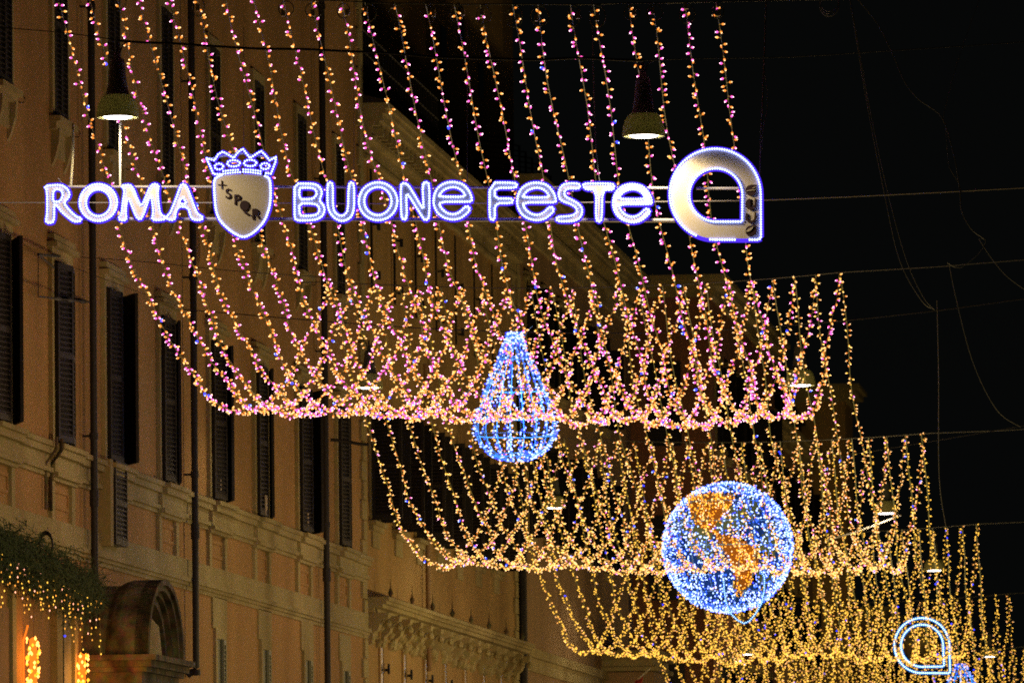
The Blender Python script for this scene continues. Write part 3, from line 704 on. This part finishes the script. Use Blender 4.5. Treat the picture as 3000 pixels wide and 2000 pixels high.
# ------------------------------------------------------------------ rows of fairy light swags
ROWS = [  # Y, left (x,y), right (x,y)
    (80.0, (166, -38), (2088, 6)), (103.9, (969, 826), (2459, 798)), (127.4, (1490, 1272), (2706, 1269)),
    (149.9, (1863, 1545), (2863, 1534)), (168.5, (2100, 1752), (2957, 1738)), (187.5, (2290, 1905), (3030, 1890)), (207, (2440, 2010), (3100, 1995))]
rowp = []
for Y, l, r in ROWS: rowp.append((P(l[0], l[1], Y), P(r[0], r[1], Y)))
NS = 24
ORD = ['first', 'second', 'third', 'fourth', 'fifth', 'sixth', 'seventh', 'eighth', 'ninth', 'tenth', 'eleventh', 'twelfth', 'thirteenth', 'fourteenth', 'fifteenth', 'sixteenth', 'seventeenth', 'eighteenth', 'nineteenth', 'twentieth', 'twenty-first', 'twenty-second', 'twenty-third', 'twenty-fourth']
ROWN = ['nearest', 'second', 'third', 'fourth', 'fifth', 'farthest']
def row_pt(k, u):
    a, b = rowp[k]; p = a.lerp(b, u); p.z -= (.10 if k == 0 else .16) * 4 * u * (1 - u); return p
for k in range(7):
    pts = [row_pt(k, -.35 + 1.9 * i / 30) if 0 else None for i in range(1)]
    a, b = rowp[k]; ext0 = a + (a - b) * .06; ext1 = b + (b - a) * .75 + Vector((0, 0, .45 - .03 * k))
    pts = [ext0] + [row_pt(k, i / 16) for i in range(17)] + [b.lerp(ext1, q) + Vector((0, 0, -.25 * q * (1 - q))) for q in (.25, .5, .75, 1)]
    cable('steel cable holding the %s row of light swags' % (ROWN + ['last'])[k] if k != 1 else 'steel cable holding the second row of light swags where the nearest swags end', pts, .008, 'cable', group='cables holding the light swags', wob=.03 if k == 0 else 0)
for k in range(6):
    near = k <= 1
    for s in range(NS):
        u = s / (NS - 1) + random.uniform(-.005, .005)
        a, b = row_pt(k, u), row_pt(k + 1, s / (NS - 1))
        sag = (3.34, 3.32, 3.40, 3.45, 3.45, 3.45)[k] + random.gauss(0, .04) + (.12 if u > .7 else 0)
        if k >= 3: sag *= .92
        if k == 5: sag *= .9
        L_ = (b - a).length * 1.05
        nb = int(L_ / (.088, .088, .092, .10, .115, .125)[k]); 
        fac = 1.0
        ph = random.uniform(0, 6)
        def cp(t):
            p = a.lerp(b, t); p.z -= 4 * sag * t * (1 - t)
            p.x += .035 * math.sin(t * 19 + ph) * min(1, 8 * t * (1 - t)) + .015 * math.sin(t * 47 + ph * 2)
            return p
        t_ = thing('light_string', 'sagging string of tiny warm bulbs, %s from the left in the %s row of swags' % (ORD[s], ROWN[k]), 'string lights', a, 'strings of warm bulbs swagged along the street')
        n = 40 if near else 24
        put('wire', MB().tube([cp(i / n) for i in range(n + 1)], .0055 if k < 2 else .008, 3), 'wire', t_)
        m = MB(); tip = ICO if k == 0 else OCT
        for i in range(nb):
            t = (i + random.uniform(-.45, .45)) / nb
            if t < .003 or t > .998: continue
            c = cp(t)
            if c.y < 79.5: continue
            tan = (cp(min(1, t + .004)) - cp(max(0, t - .004))).normalized()
            d = Vector((random.gauss(0, 1), random.gauss(0, 1) - .25, random.gauss(-.15, .8))); d = (d - tan * d.dot(tan) * .8)
            if d.length < .2: d = Vector((1, 0, 0))
            d.normalize(); ln = random.uniform(.020, .042)
            rr = random.random(); face = max(0, -d.y)
            blue = random.random() < (.014 if k < 2 else .010)
            if k == 0:
                pink = rr < (.66 - .28 * t) * (.6 + .5 * face); body, nub = ('b_pink', 'b_nub') if pink else (('b_honey', 'b_nubw') if random.random() < .45 * t + .1 else ('b_rust', 'b_nubw'))
            elif k == 1: body, nub = ('b_pink', 'b_nub') if rr < .05 else (('b_rust', 'b_nubw') if rr < .34 else ('b_honey', 'b_nubw') if rr < .70 else ('b_gold', 'b_nubw'))
            else: body, nub = ('b_honey', 'b_nubw') if rr < .22 else ('b_gold', None)
            r0 = (.0150, .0142, .0140, .0145, .0150, .0160)[k]
            if blue: body, nub = 'b_blue', ('b_ice' if k < 2 else None); r0 *= 1.25
            q = c + d * (ln + .010)
            m.tmpl(*tip, q, d, r0, r0 * 1.3, body)
            if nub and (k < 2 or i % 2): m.tmpl(*OCT, q + d * r0 * 1.05 + Vector((0, -.004, 0)), d, r0 * .62, r0 * .62, nub)
            if k <= 2: m.tmpl(*CONE, c + d * ln * .5, d, .006, ln * .5, 'b_stem')
        put('bulbs', m, None, t_, kind='stuff')
        if s in (3, 12, 20) and k < 4:
            ld = D.lights.new('light_string_glow', 'POINT'); ld.energy = 60; ld.color = (1, .66, .36); ld.shadow_soft_size = .8
            lo = D.objects.new('light_string_glow', ld); COL.objects.link(lo); lo.parent = t_; lo.location = cp(.5) - a
        if k == 0 and (s > 7 or s in (2, 5)):
            m = MB(); c0 = a + Vector((.05, 0, -.02)); w_ = random.uniform(.07, .11); h_ = random.uniform(.18, .28)
            pts = [c0 + Vector((w_ * math.sin(q / 12 * 6.28) - .02, 0, -h_ * (1 - math.cos(q / 12 * 6.28)) / 2)) for q in range(13)]
            m.tube(pts, .0075, 4); put('loop', m, 'wire', t_)
            pl = c0 + Vector((random.uniform(-.08, .06), -.01, -random.uniform(.0, .2))); m = MB().box((pl.x - .022, pl.y - .02, pl.z - .04), (pl.x + .022, pl.y + .02, pl.z + .04)); put('plug', m, 'plug', t_)

# ------------------------------------------------------------------ LED helpers
def chaikin(pts, closed=True, it=2):
    for _ in range(it):
        out = []; n = len(pts)
        for i in range(n if closed else n - 1):
            p, q = pts[i], pts[(i + 1) % n]
            out += [(p[0]*.78 + q[0]*.22, p[1]*.78 + q[1]*.22), (p[0]*.22 + q[0]*.78, p[1]*.22 + q[1]*.78)]
        if not closed: out = [pts[0]] + out + [pts[-1]]
        pts = out
    return pts
def led_path(bead, halo, path, Y, closed=True, gap=7.4, r=.0165, rs=.032, dy=-.03, mat='led', smat='led_halo', skip=None):
    w3 = [P(x, y, Y) + Vector((0, dy, 0)) for x, y in path]
    if closed: w3.append(w3[0])
    halo.tube([p + Vector((0, .035, 0)) for p in w3], rs, 6, smat)  # emissive tube behind the beads, shaped as their blurred halo
    g = gap * Y / F; acc = 0; i = 0; d = 0
    for i in range(len(w3) - 1):
        seg = (w3[i+1] - w3[i]).length
        while d <= seg and seg > 1e-6:
            p = w3[i].lerp(w3[i+1], d / seg); tn = (w3[i+1] - w3[i])
            if not (skip and skip(p)): bead.tmpl(*ICO, p, tn, r * .95, r * .80, mat)
            d += g
        d -= seg
def panel(loops, Y, th=.03, off=0.0):
    cu = D.curves.new('tmp', 'CURVE'); cu.dimensions = '2D'; cu.fill_mode = 'BOTH'; cu.extrude = th / 2
    o0 = P(loops[0][0][0], loops[0][0][1], Y)
    for lp in loops:
        sp = cu.splines.new('POLY'); sp.points.add(len(lp) - 1); sp.use_cyclic_u = True
        for i, (x, y) in enumerate(lp): p = P(x, y, Y); sp.points[i].co = (p.x - o0.x, p.z - o0.z, 0, 1)
    ob = D.objects.new('tmp', cu); COL.objects.link(ob)
    me = D.meshes.new_from_object(ob.evaluated_get(bpy.context.evaluated_depsgraph_get()))
    D.objects.remove(ob); m = MB()
    m.v = [(o0.x + v.co.x, Y + off - v.co.z, o0.z + v.co.y) for v in me.vertices]; m.f = [tuple(p.vertices) for p in me.polygons]; m.m = [0] * len(m.f)
    D.meshes.remove(me); return m

# ------------------------------------------------------------------ the big sign
SY = 81.3
def zz(ox, oy, k, pts): return [(ox + x / k, oy + y / k) for x, y in pts]
def ell(x0, x1, y0, y1, n=30): return [((x0+x1)/2 + (x1-x0)/2 * math.cos(2*math.pi*i/n), (y0+y1)/2 + (y1-y0)/2 * math.sin(2*math.pi*i/n)) for i in range(n)]
def small_e(x0, x1, y0, y1):
    ew = [(1265,325),(1262,270),(1235,200),(1185,130),(1120,85),(1000,62),(890,82),(805,140),(755,220),(738,325),(755,410),(800,490),(880,550),(1000,580),(1110,560),(1190,500),(1240,445),(1225,400),(1180,395),(1120,460),(1060,495),(1000,505),(920,485),(850,425),(812,335),(1230,335)]
    hole = [(815,265),(840,215),(900,160),(1010,130),(1110,160),(1175,235),(1150,268)]
    f = lambda p: (x0 + (p[0]-738)/(1265-738)*(x1-x0), y0 + (p[1]-62)/(580-62)*(y1-y0))
    return [[f(p) for p in ew], [f(p) for p in hole]]
LET = [
 ('R', [zz(120,520,5.6,[(60,145),(330,120),(440,185),(478,270),(455,345),(375,415),(480,550),(590,650),(675,670),(650,725),(540,725),(430,640),(340,560),(270,465),(225,445),(222,690),(195,745),(100,745),(88,700),(112,600),(110,220)]),
        zz(120,520,5.6,[(205,400),(205,225),(270,190),(345,215),(372,290),(335,375),(300,405)])]),
 ('O', [ell(234.5,344,540,648), ell(253,326,556,634)]),
 ('M', [zz(340,520,4.8,[(80,120),(200,105),(250,160),(290,270),(350,400),(380,380),(440,240),(490,120),(550,90),(610,120),(590,200),(600,350),(625,520),(700,560),(700,590),(570,605),(510,590),(530,500),(520,380),(500,260),(470,290),(430,410),(390,530),(345,600),(290,560),(220,380),(180,280),(150,370),(140,500),(155,590),(110,610),(50,595),(45,565),(85,520),(100,360),(125,200),(115,160)])]),
 ('A', [zz(340,520,4.8,[(910,120),(950,92),(1000,125),(1050,260),(1100,400),(1150,520),(1225,555),(1210,600),(1110,600),(1060,570),(1020,420),(880,410),(835,520),(840,580),(780,605),(710,575),(720,550),(770,500),(830,350),(880,220)]),
        zz(340,520,4.8,[(940,265),(1000,375),(880,375)])]),
 ('B', [zz(850,520,4.8,[(65,90),(320,90),(400,115),(445,180),(450,240),(420,310),(430,345),(480,400),(490,470),(460,545),(380,595),(250,608),(110,608),(68,580),(68,340)]),
        zz(850,520,4.8,[(135,155),(200,148),(310,150),(370,180),(380,240),(345,290),(290,308),(135,308)]),
        zz(850,520,4.8,[(135,370),(320,370),(390,390),(420,440),(405,510),(340,538),(160,545),(135,500)])]),
 ('U', [zz(850,520,4.8,[(530,100),(570,65),(605,100),(605,400),(630,490),(700,545),(770,535),(820,460),(828,110),(860,65),(905,100),(905,440),(870,550),(790,610),(700,615),(610,560),(550,470),(530,380)])]),
 ('O', [ell(1052,1165,535,646), ell(1068,1148,549,631)]),
 ('N', [zz(1110,520,4.634,[(300,110),(340,75),(400,100),(470,210),(600,430),(612,400),(595,90),(640,62),(690,95),(690,540),(655,580),(620,580),(570,500),(400,230),(375,240),(385,570),(330,575),(308,520)])]),
 ('e', small_e(1270,1383,533,645)),
 ('F', [zz(1410,520,4.8,[(120,75),(480,78),(510,115),(480,150),(195,150),(195,300),(430,298),(450,330),(430,365),(195,365),(195,580),(160,610),(120,570)])]),
 ('e', small_e(1515,1629,535,647)),
 ('S', [zz(1650,520,4.8,[(-62,230),(-40,150),(10,100),(100,85),(220,90),(245,130),(215,160),(90,155),(30,180),(15,230),(45,280),(130,320),(220,370),(270,440),(265,530),(215,590),(130,620),(-60,620),(-100,590),(-70,555),(60,550),(150,535),(200,490),(190,430),(110,375),(0,340),(-50,300)])]),
 ('T', [zz(1650,520,4.8,[(285,110),(300,90),(510,88),(700,92),(725,130),(700,180),(555,175),(545,590),(510,630),(465,600),(470,175),(310,170)])]),
 ('e', small_e(1796,1910,539,653)),
]
sc0 = P(1180, 594, SY)
sign = thing('festive_sign', 'long hanging sign of white-lit letters with a crowned shield and a big looped emblem', 'sign', sc0)
m = MB()
for y0, r in ((547, .016), (642, .024)):
    m.tube([P(200, y0, SY + .09), P(1180, y0 + 1, SY + .09), P(1978, y0 + 4, SY + .09)], r, 6)
m.tube([P(2040, 552, SY + .09), P(2165, 552, SY + .09)], .016, 6)
for x in (660, 1262): m.tube([P(x, 545, SY + .09), P(x, 642, SY + .09)], .012, 5)
put('frame_bar', m, 'bar', sign, smooth=True)
WORD = ['first word'] * 4 + ['second word'] * 5 + ['third word'] * 5
for i, (ch, loops) in enumerate(LET):
    loops = [chaikin(l, True, 1 if ch != 'O' else 0) for l in loops]
    o = put('letter', panel(loops, SY, .04), 'panel', sign, label='letter %s of the %s' % (ch, WORD[i]))
    bd, sl = MB(), MB()
    for l in loops: led_path(bd, sl, l, SY)
    put('led_rope', bd, None, o, kind='stuff'); put('rope_halo', sl, None, o, smooth=True)  # second mesh is the LED halo built as a glowing tube
# shield and crown
z3 = lambda p: zz(590, 420, 2.988, p)
shp = z3([(110,305),(170,282),(360,270),(560,282),(605,308),(612,450),(602,560),(560,680),(470,780),(370,832),(270,780),(170,690),(130,600),(116,450)])
shield = put('shield', panel([chaikin(shp, True, 1)], SY, .05), 'panel', sign)
bd, sl = MB(), MB()
led_path(bd, sl, chaikin(z3([(180,278),(112,310),(116,450),(130,600),(170,690),(270,780),(370,832),(470,780),(560,680),(602,560),(612,450),(605,308),(550,282)]), False, 1), SY, False)
put('led_rope', bd, None, shield, kind='stuff'); put('rope_halo', sl, None, shield, smooth=True)
crown = put('crown', MB().tube([P(x, y, SY) for x, y in z3([(110,285),(45,135),(150,120),(360,90),(560,120),(652,130),(605,280)])], .012, 5), 'bar', sign)
bd, sl = MB(), MB()
led_path(bd, sl, z3([(165,272),(110,272),(75,190),(45,132),(118,152),(150,100),(190,76),(232,98),(285,132),(322,82),(365,50),(402,98),(430,132),(490,92),(525,70),(556,98),(600,152),(655,122),(652,165),(612,268),(560,262)]), SY, False, r=.015, rs=.028)
for cx, cy, rx, ry in ((157,206,38,26),(285,178,56,28),(430,175,55,28),(560,203,40,26)):
    led_path(bd, sl, z3([(cx + rx * math.cos(a * .393), cy + ry * math.sin(a * .393)) for a in range(16)]), SY, True, r=.014, rs=.026)
for pa in ([(195,246),(270,238),(345,234)], [(192,270),(270,260),(345,255)], [(370,232),(450,236),(535,248)], [(370,252),(450,258),(530,270)]):
    led_path(bd, sl, z3(pa), SY, False, r=.014, rs=.025)
put('led_rope', bd, None, crown, kind='stuff'); put('rope_halo', sl, None, crown, smooth=True)
def glyph(ch, px, py, hpx, Y, dy, parent, mat='ink', rot=0, sx=1.0, name='lettering'):
    cu = D.curves.new('t', 'FONT'); cu.body = ch; cu.size = 1.0; cu.extrude = .006; cu.align_x = 'CENTER'; cu.offset = .012
    ob = D.objects.new('t', cu); COL.objects.link(ob)
    me = D.meshes.new_from_object(ob.evaluated_get(bpy.context.evaluated_depsgraph_get())); D.objects.remove(ob)
    hs = hpx * Y / F / .73; c = P(px, py, Y); m = MB(); cs, sn = math.cos(rot), math.sin(rot)
    for v in me.vertices:
        x, z = v.co.x * hs * sx, (v.co.y - .36) * hs; m.v.append((c.x + x * cs - z * sn, Y + dy - v.co.z, c.z + x * sn + z * cs))
    m.f = [tuple(p.vertices) for p in me.polygons]; m.m = [0] * len(m.f); D.meshes.remove(me)
    return put(name, m, mat, parent)
def disc(cx, cy, rx, ry, n=24): return [(cx + rx * math.cos(2*math.pi*i/n), cy + ry * math.sin(2*math.pi*i/n)) for i in range(n)]
fy = -.034
put('lettering', panel([z3([(145,362),(178,362),(178,328),(184,328),(184,362),(218,364),(218,369),(184,369),(184,402),(178,402),(178,369),(145,368)])], SY, .012, fy), 'ink', shield)
glyph('S', *z3([(238,440)])[0], 30, SY, fy, shield, sx=.95); glyph('P', *z3([(316,492)])[0], 31, SY, fy, shield, sx=.95)
put('lettering', panel([z3(disc(380, 548, 40, 46))], SY, .012, fy), 'ink', shield)
put('lettering', panel([z3([(365,588),(385,588),(405,612),(430,624),(428,631),(400,630),(378,612)])], SY, .012, fy), 'ink', shield)
glyph('R', *z3([(480,618)])[0], 32, SY, fy, shield, sx=1.05); put('lettering', panel([z3(disc(478, 595, 22, 22))], SY, .012, fy - .001), 'ink', shield)
# looped emblem
z8 = lambda p: zz(1950, 420, 2.987, p)
def loop_shape(cx, cy, r, xr_, yb, rc, n=40, pre=0):
    pts = [(cx + r * math.cos(a), cy + r * math.sin(a)) for a in [math.pi/2 + math.pi * 1.5 * i / n for i in range(n + 1)]]   # from the foot round the left and top to the right
    return pts + [(xr_, yb - rc), (xr_ - rc * .3, yb - rc * .3), (xr_ - rc, yb)]
outer = z8(loop_shape(436, 448, 398, 836, 846, 26)); inner = z8(loop_shape(442, 455, 232, 672, 687, 14))
emb = put('looped_emblem', panel([outer, inner], SY, .06), 'panel', sign)
bd, sl = MB(), MB()
sk = [P(2076, 702, SY), P(2155, 702, SY), P(2192, 702, SY)]
led_path(bd, sl, outer, SY, dy=-.04, skip=lambda p: (sk[0].x - .13 < p.x < sk[0].x + .02 or sk[1].x < p.x < sk[2].x) and p.z < P(2100, 690, SY).z)
led_path(bd, sl, inner, SY, dy=-.04)
put('led_rope', bd, None, emb, kind='stuff'); put('rope_halo', sl, None, emb, smooth=True)
fy = -.04
def arcpts(cx, cy, r, a0, a1, n=20): return [(cx + r * math.cos(R(a0 + (a1-a0)*i/n)), cy + r * math.sin(R(a0 + (a1-a0)*i/n))) for i in range(n + 1)]
# letters read upwards: a c e a
for cy in (415, 770): put('lettering', panel([z8([(797, cy - 50)] + [(797, cy)] + arcpts(749, cy, 48, 0, 270) + [(749, cy - 50)])], SY, .012, fy), 'ink', emb)
put('lettering', panel([z8(arcpts(748, 652, 50, -85, -85 + 0) + arcpts(748, 652, 50, -20, 200) + [(700, 606), (716, 606)] + arcpts(748, 652, 30, 200, -20) + [(782, 606), (797, 606)])], SY, .012, fy), 'ink', emb) if False else None
put('lettering', panel([z8([(797, 606)] + arcpts(749, 650, 49, 0, 180) + [(704, 620), (716, 612), (722, 640)] + arcpts(749, 650, 30, 180, 0) + [(782, 606)])], SY, .012, fy), 'ink', emb)
put('lettering', panel([z8([(797, 486)] + arcpts(749, 535, 49, 0, 262) + [(743, 560), (760, 562), (760, 555), (776, 545), (781, 530), (781, 486)])], SY, .012, fy), 'ink', emb)
put('leaf_mark', panel([z8([(700, 775), (730, 752), (775, 728), (750, 765), (722, 778)])], SY, .012, fy - .008), 'panel', emb)
put('leaf_mark', panel([z8([(760, 395), (797, 380), (797, 385), (764, 399)])], SY, .012, fy - .008), 'panel', emb)
put('leaf_mark', panel([z8([(705, 418), (790, 408), (790, 413), (705, 423)])], SY, .012, fy - .008), 'panel', emb)

# ------------------------------------------------------------------ blue drop
def drop_light(cx, prof, Y, label, ribs=18, nb=1250, cat='light ornament', big=True):
    ytop = prof[0][0]; ybot = prof[-1][0]; c0 = P(cx, ybot, Y); k = Y / F
    t = thing('drop_ornament', label, cat, c0)
    pr = [(hw * k, (ybot - y) * k) for y, hw in prof]
    def rad(z):
        for i in range(len(pr) - 1):
            if pr[i][1] >= z >= pr[i+1][1]:
                f = (pr[i][1] - z) / max(1e-9, pr[i][1] - pr[i+1][1]); return pr[i][0] + (pr[i+1][0] - pr[i][0]) * f
        return pr[-1][0]
    H = pr[0][1]
    m = MB()
    for q in range(ribs):
        an = 2 * math.pi * (q + .2) / ribs
        m.tube([(c0.x + r * math.cos(an), c0.y + r * math.sin(an), c0.z + z) for r, z in pr], .007 if big else .012, 4)
    for f in (.97, .80, .55, .34, .20, .05):
        z = H * f; m.tube([(c0.x + rad(z) * math.cos(a * .314), c0.y + rad(z) * math.sin(a * .314), c0.z + z) for a in range(20)], .008 if big else .012, 4, closed=True)
    put('wire_frame', m, 'frame', t)
    m = MB()
    for i in range(nb):
        q = random.randrange(ribs); an = 2 * math.pi * (q + .2) / ribs + random.gauss(0, .05)
        z = H * random.random(); 
        if random.random() < .18: z = H * random.uniform(0, .12)
        if random.random() < .10: z = H * random.uniform(.9, 1)
        r = rad(z) + random.uniform(0, .04); p = Vector((c0.x + r * math.cos(an), c0.y + r * math.sin(an), c0.z + z))
        m.tmpl(*OCT, p, Vector((math.cos(an), math.sin(an), 0)), .0150, .02, random.choice(['b_ice', 'b_white', 'b_white', 'b_blue', 'b_sky']))
    put('bulbs', m, None, t, kind='stuff')
    ld = D.lights.new('drop_glow', 'POINT'); ld.energy = 75; ld.color = (.08, .42, 1.0); ld.shadow_soft_size = .25
    lo = D.objects.new('drop_glow', ld); COL.objects.link(lo); lo.parent = t; lo.location = (0, 0, H * .38)
    return t
dl = drop_light(1511, [(968,16),(985,20),(1000,26),(1050,46),(1100,70),(1150,90),(1200,108),(1235,118),(1262,119),(1290,110),(1315,92),(1335,66),(1350,30)], 98.5, 'blue and white teardrop of wire ribs studded with bulbs, left of the globe')
pc('loose blue-lit cord curling off the top of the blue drop', [(1540, 1030), (1535, 1000), (1545, 970), (1560, 955)], 98.4, .006, 'frame')
pc('hanger wire above the blue drop', [(1497, 800), (1503, 900), (1508, 970)], 98.5, .005, 'cable')
drop_light(2818, [(1945,12),(1960,18),(1990,36),(2050,50),(2090,44),(2115,20)], 176, 'small blue teardrop of bulbs at the lower edge right of the outlined loop', 12, 320, big=False)

# ------------------------------------------------------------------ globe
GY = 120.0; gc = P(2132, 1603, GY); gr = 190 * GY / F
gl = thing('globe_ornament', 'big ball of blue, white and orange bulbs like an earth globe', 'light ornament', gc)
vd = (gc - Vector((0, 0, CAMZ))).normalized(); gx = vd.cross(Vector((0, 0, 1))).normalized(); gu = gx.cross(vd)
m = MB()
for q in range(12):
    an = math.pi * q / 12; m.tube([gc + Vector((math.cos(an) * math.sin(a * .2094), math.sin(an) * math.sin(a * .2094), math.cos(a * .2094))) * gr * .985 for a in range(30)], .010, 4, closed=True)
for q in range(1, 8):
    la = -math.pi/2 + math.pi * q / 8; m.tube([gc + Vector((math.cos(la) * math.cos(a * .2094), math.cos(la) * math.sin(a * .2094), math.sin(la))) * gr * .985 for a in range(30)], .010, 4, closed=True)
put('wire_frame', m, 'frame', gl)
def inpoly(p, poly):
    c = False; n = len(poly)
    for i in range(n):
        a, b = poly[i], poly[i-1]
        if (a[1] > p[1]) != (b[1] > p[1]) and p[0] < (b[0]-a[0]) * (p[1]-a[1]) / (b[1]-a[1]) + a[0]: c = not c
    return c
PA0 = [(-.58,-.78),(-.2,-.84),(.08,-.78),(0,-.58),(-.12,-.42),(-.3,-.22),(-.52,-.42)]
PB0 = [(-.2,-.24),(.12,-.12),(.42,.02),(.42,.28),(.3,.55),(.2,.72),(.12,.66),(.1,.3),(-.06,.02)]
PA = [(-.25 + (a + .25) * 1.15, -.52 + (b + .52) * 1.12) for a, b in PA0]; PB = [(.15 + (a - .15) * 1.2, .22 + (b - .22) * 1.1) for a, b in PB0]
greens = [(.38,-.64,.16),(.15,-.48,.17),(-.05,-.34,.14),(-.72,-.4,.2),(-.48,-.15,.2),(-.35,.05,.14),(.68,-.05,.17),(.6,.45,.17),(.74,-.3,.12)]
def uv(n): return (n.dot(gx), -n.dot(gu))
m_g, m_b, m_o = MB(), MB(), MB()
NL = 56
for i in range(NL):
    for j in range(NL * 2):
        def sp(i, j): la = -math.pi/2 + math.pi * i / NL; lo = math.pi * j / NL; return Vector((math.cos(la)*math.cos(lo), math.cos(la)*math.sin(lo), math.sin(la)))
        n = (sp(i, j) + sp(i+1, j+1)).normalized(); u = uv(n); front = n.dot(vd) < .1
        if front and (any(math.hypot(u[0]-gx_, (u[1]-gy_)) < gr_ * (1 + .35 * noise.noise(n * 9)) for gx_, gy_, gr_ in greens)):
            m_g.poly([gc + sp(*q) * gr * .955 for q in ((i,j),(i,j+1),(i+1,j+1),(i+1,j))])
        elif front and (inpoly(u, PA) or inpoly(u, PB)):
            m_o.poly([gc + sp(*q) * gr * .955 for q in ((i,j),(i,j+1),(i+1,j+1),(i+1,j))])
        elif noise.noise(n * 4.0) > .05:
            m_b.poly([gc + sp(*q) * gr * .945 for q in ((i,j),(i,j+1),(i+1,j+1),(i+1,j))])
put('desert_netting', m_o, 'orangenet', gl, kind='stuff'); put('land_netting', m_g, 'turf', gl, kind='stuff'); put('sea_netting', m_b, 'bluenet', gl, kind='stuff')
m = MB()
for i in range(6200):
    n = Vector((random.gauss(0, 1), random.gauss(0, 1), random.gauss(0, 1))).normalized()
    if n.dot(vd) > .25: continue
    u = uv(n); uu = (u[0] + .06 * noise.noise(n * 8), u[1] + .06 * noise.noise(n * 8 + Vector((5, 5, 5))))
    r = random.random()
    if inpoly(uu, PA) or inpoly(uu, PB): mt = 'b_orange' if r < .6 else 'b_honey' if r < .85 else 'b_nubw'
    else:
        if any(math.hypot(u[0]-a, u[1]-b) < c * .9 for a, b, c in greens) and random.random() < .12: continue
        mt = 'b_ice' if r < .42 else 'b_white' if r < .66 else 'b_sky' if r < .92 else 'b_blue'
    p = gc + n * gr * random.uniform(.975, 1.02)
    m.tmpl(*OCT, p, n, .0140, .02, mt)
put('bulbs', m, None, gl, kind='stuff')
for dz, e in ((0, 45),):
    ld = D.lights.new('globe_glow', 'POINT'); ld.energy = e; ld.color = (.55, .70, 1.0); ld.shadow_soft_size = .4
    lo = D.objects.new('globe_glow', ld); COL.objects.link(lo); lo.parent = gl; lo.location = (0, 0, 0)
# outlined loops
def outline(name, label, loops, Y, closed=True, r=.018, rs=.034, gap=6):
    t = thing(name, label, 'light ornament', P(loops[0][0][0], loops[0][0][1], Y)); 
    for l in loops:
        bd, sl = MB(), MB(); led_path(bd, sl, l, Y, closed, gap, r, rs, mat='ledcyan', smat='ledcyan_s', dy=-.03)
        o = put('led_tube', bd, None, t); put('tube_halo', sl, None, o, smooth=True)
z6 = lambda p: zz(2500, 1700, 4.704, p)
outline('outlined_loop', 'double outline of a rounded loop in white-blue light tube at the lower right', [z6(loop_shape(945, 892, 378, 1335, 1272, 20)), z6(loop_shape(948, 895, 290, 1250, 1180, 20))], 142)
outline('outlined_point', 'pale light tube outline of a rounded point hanging below the globe', [[(2120,1700),(2122,1730),(2128,1765),(2140,1795),(2160,1815),(2180,1825),(2196,1818),(2215,1795),(2232,1765),(2239,1730),(2240,1690),(2228,1670)]], 117.5, False, .010, .019)
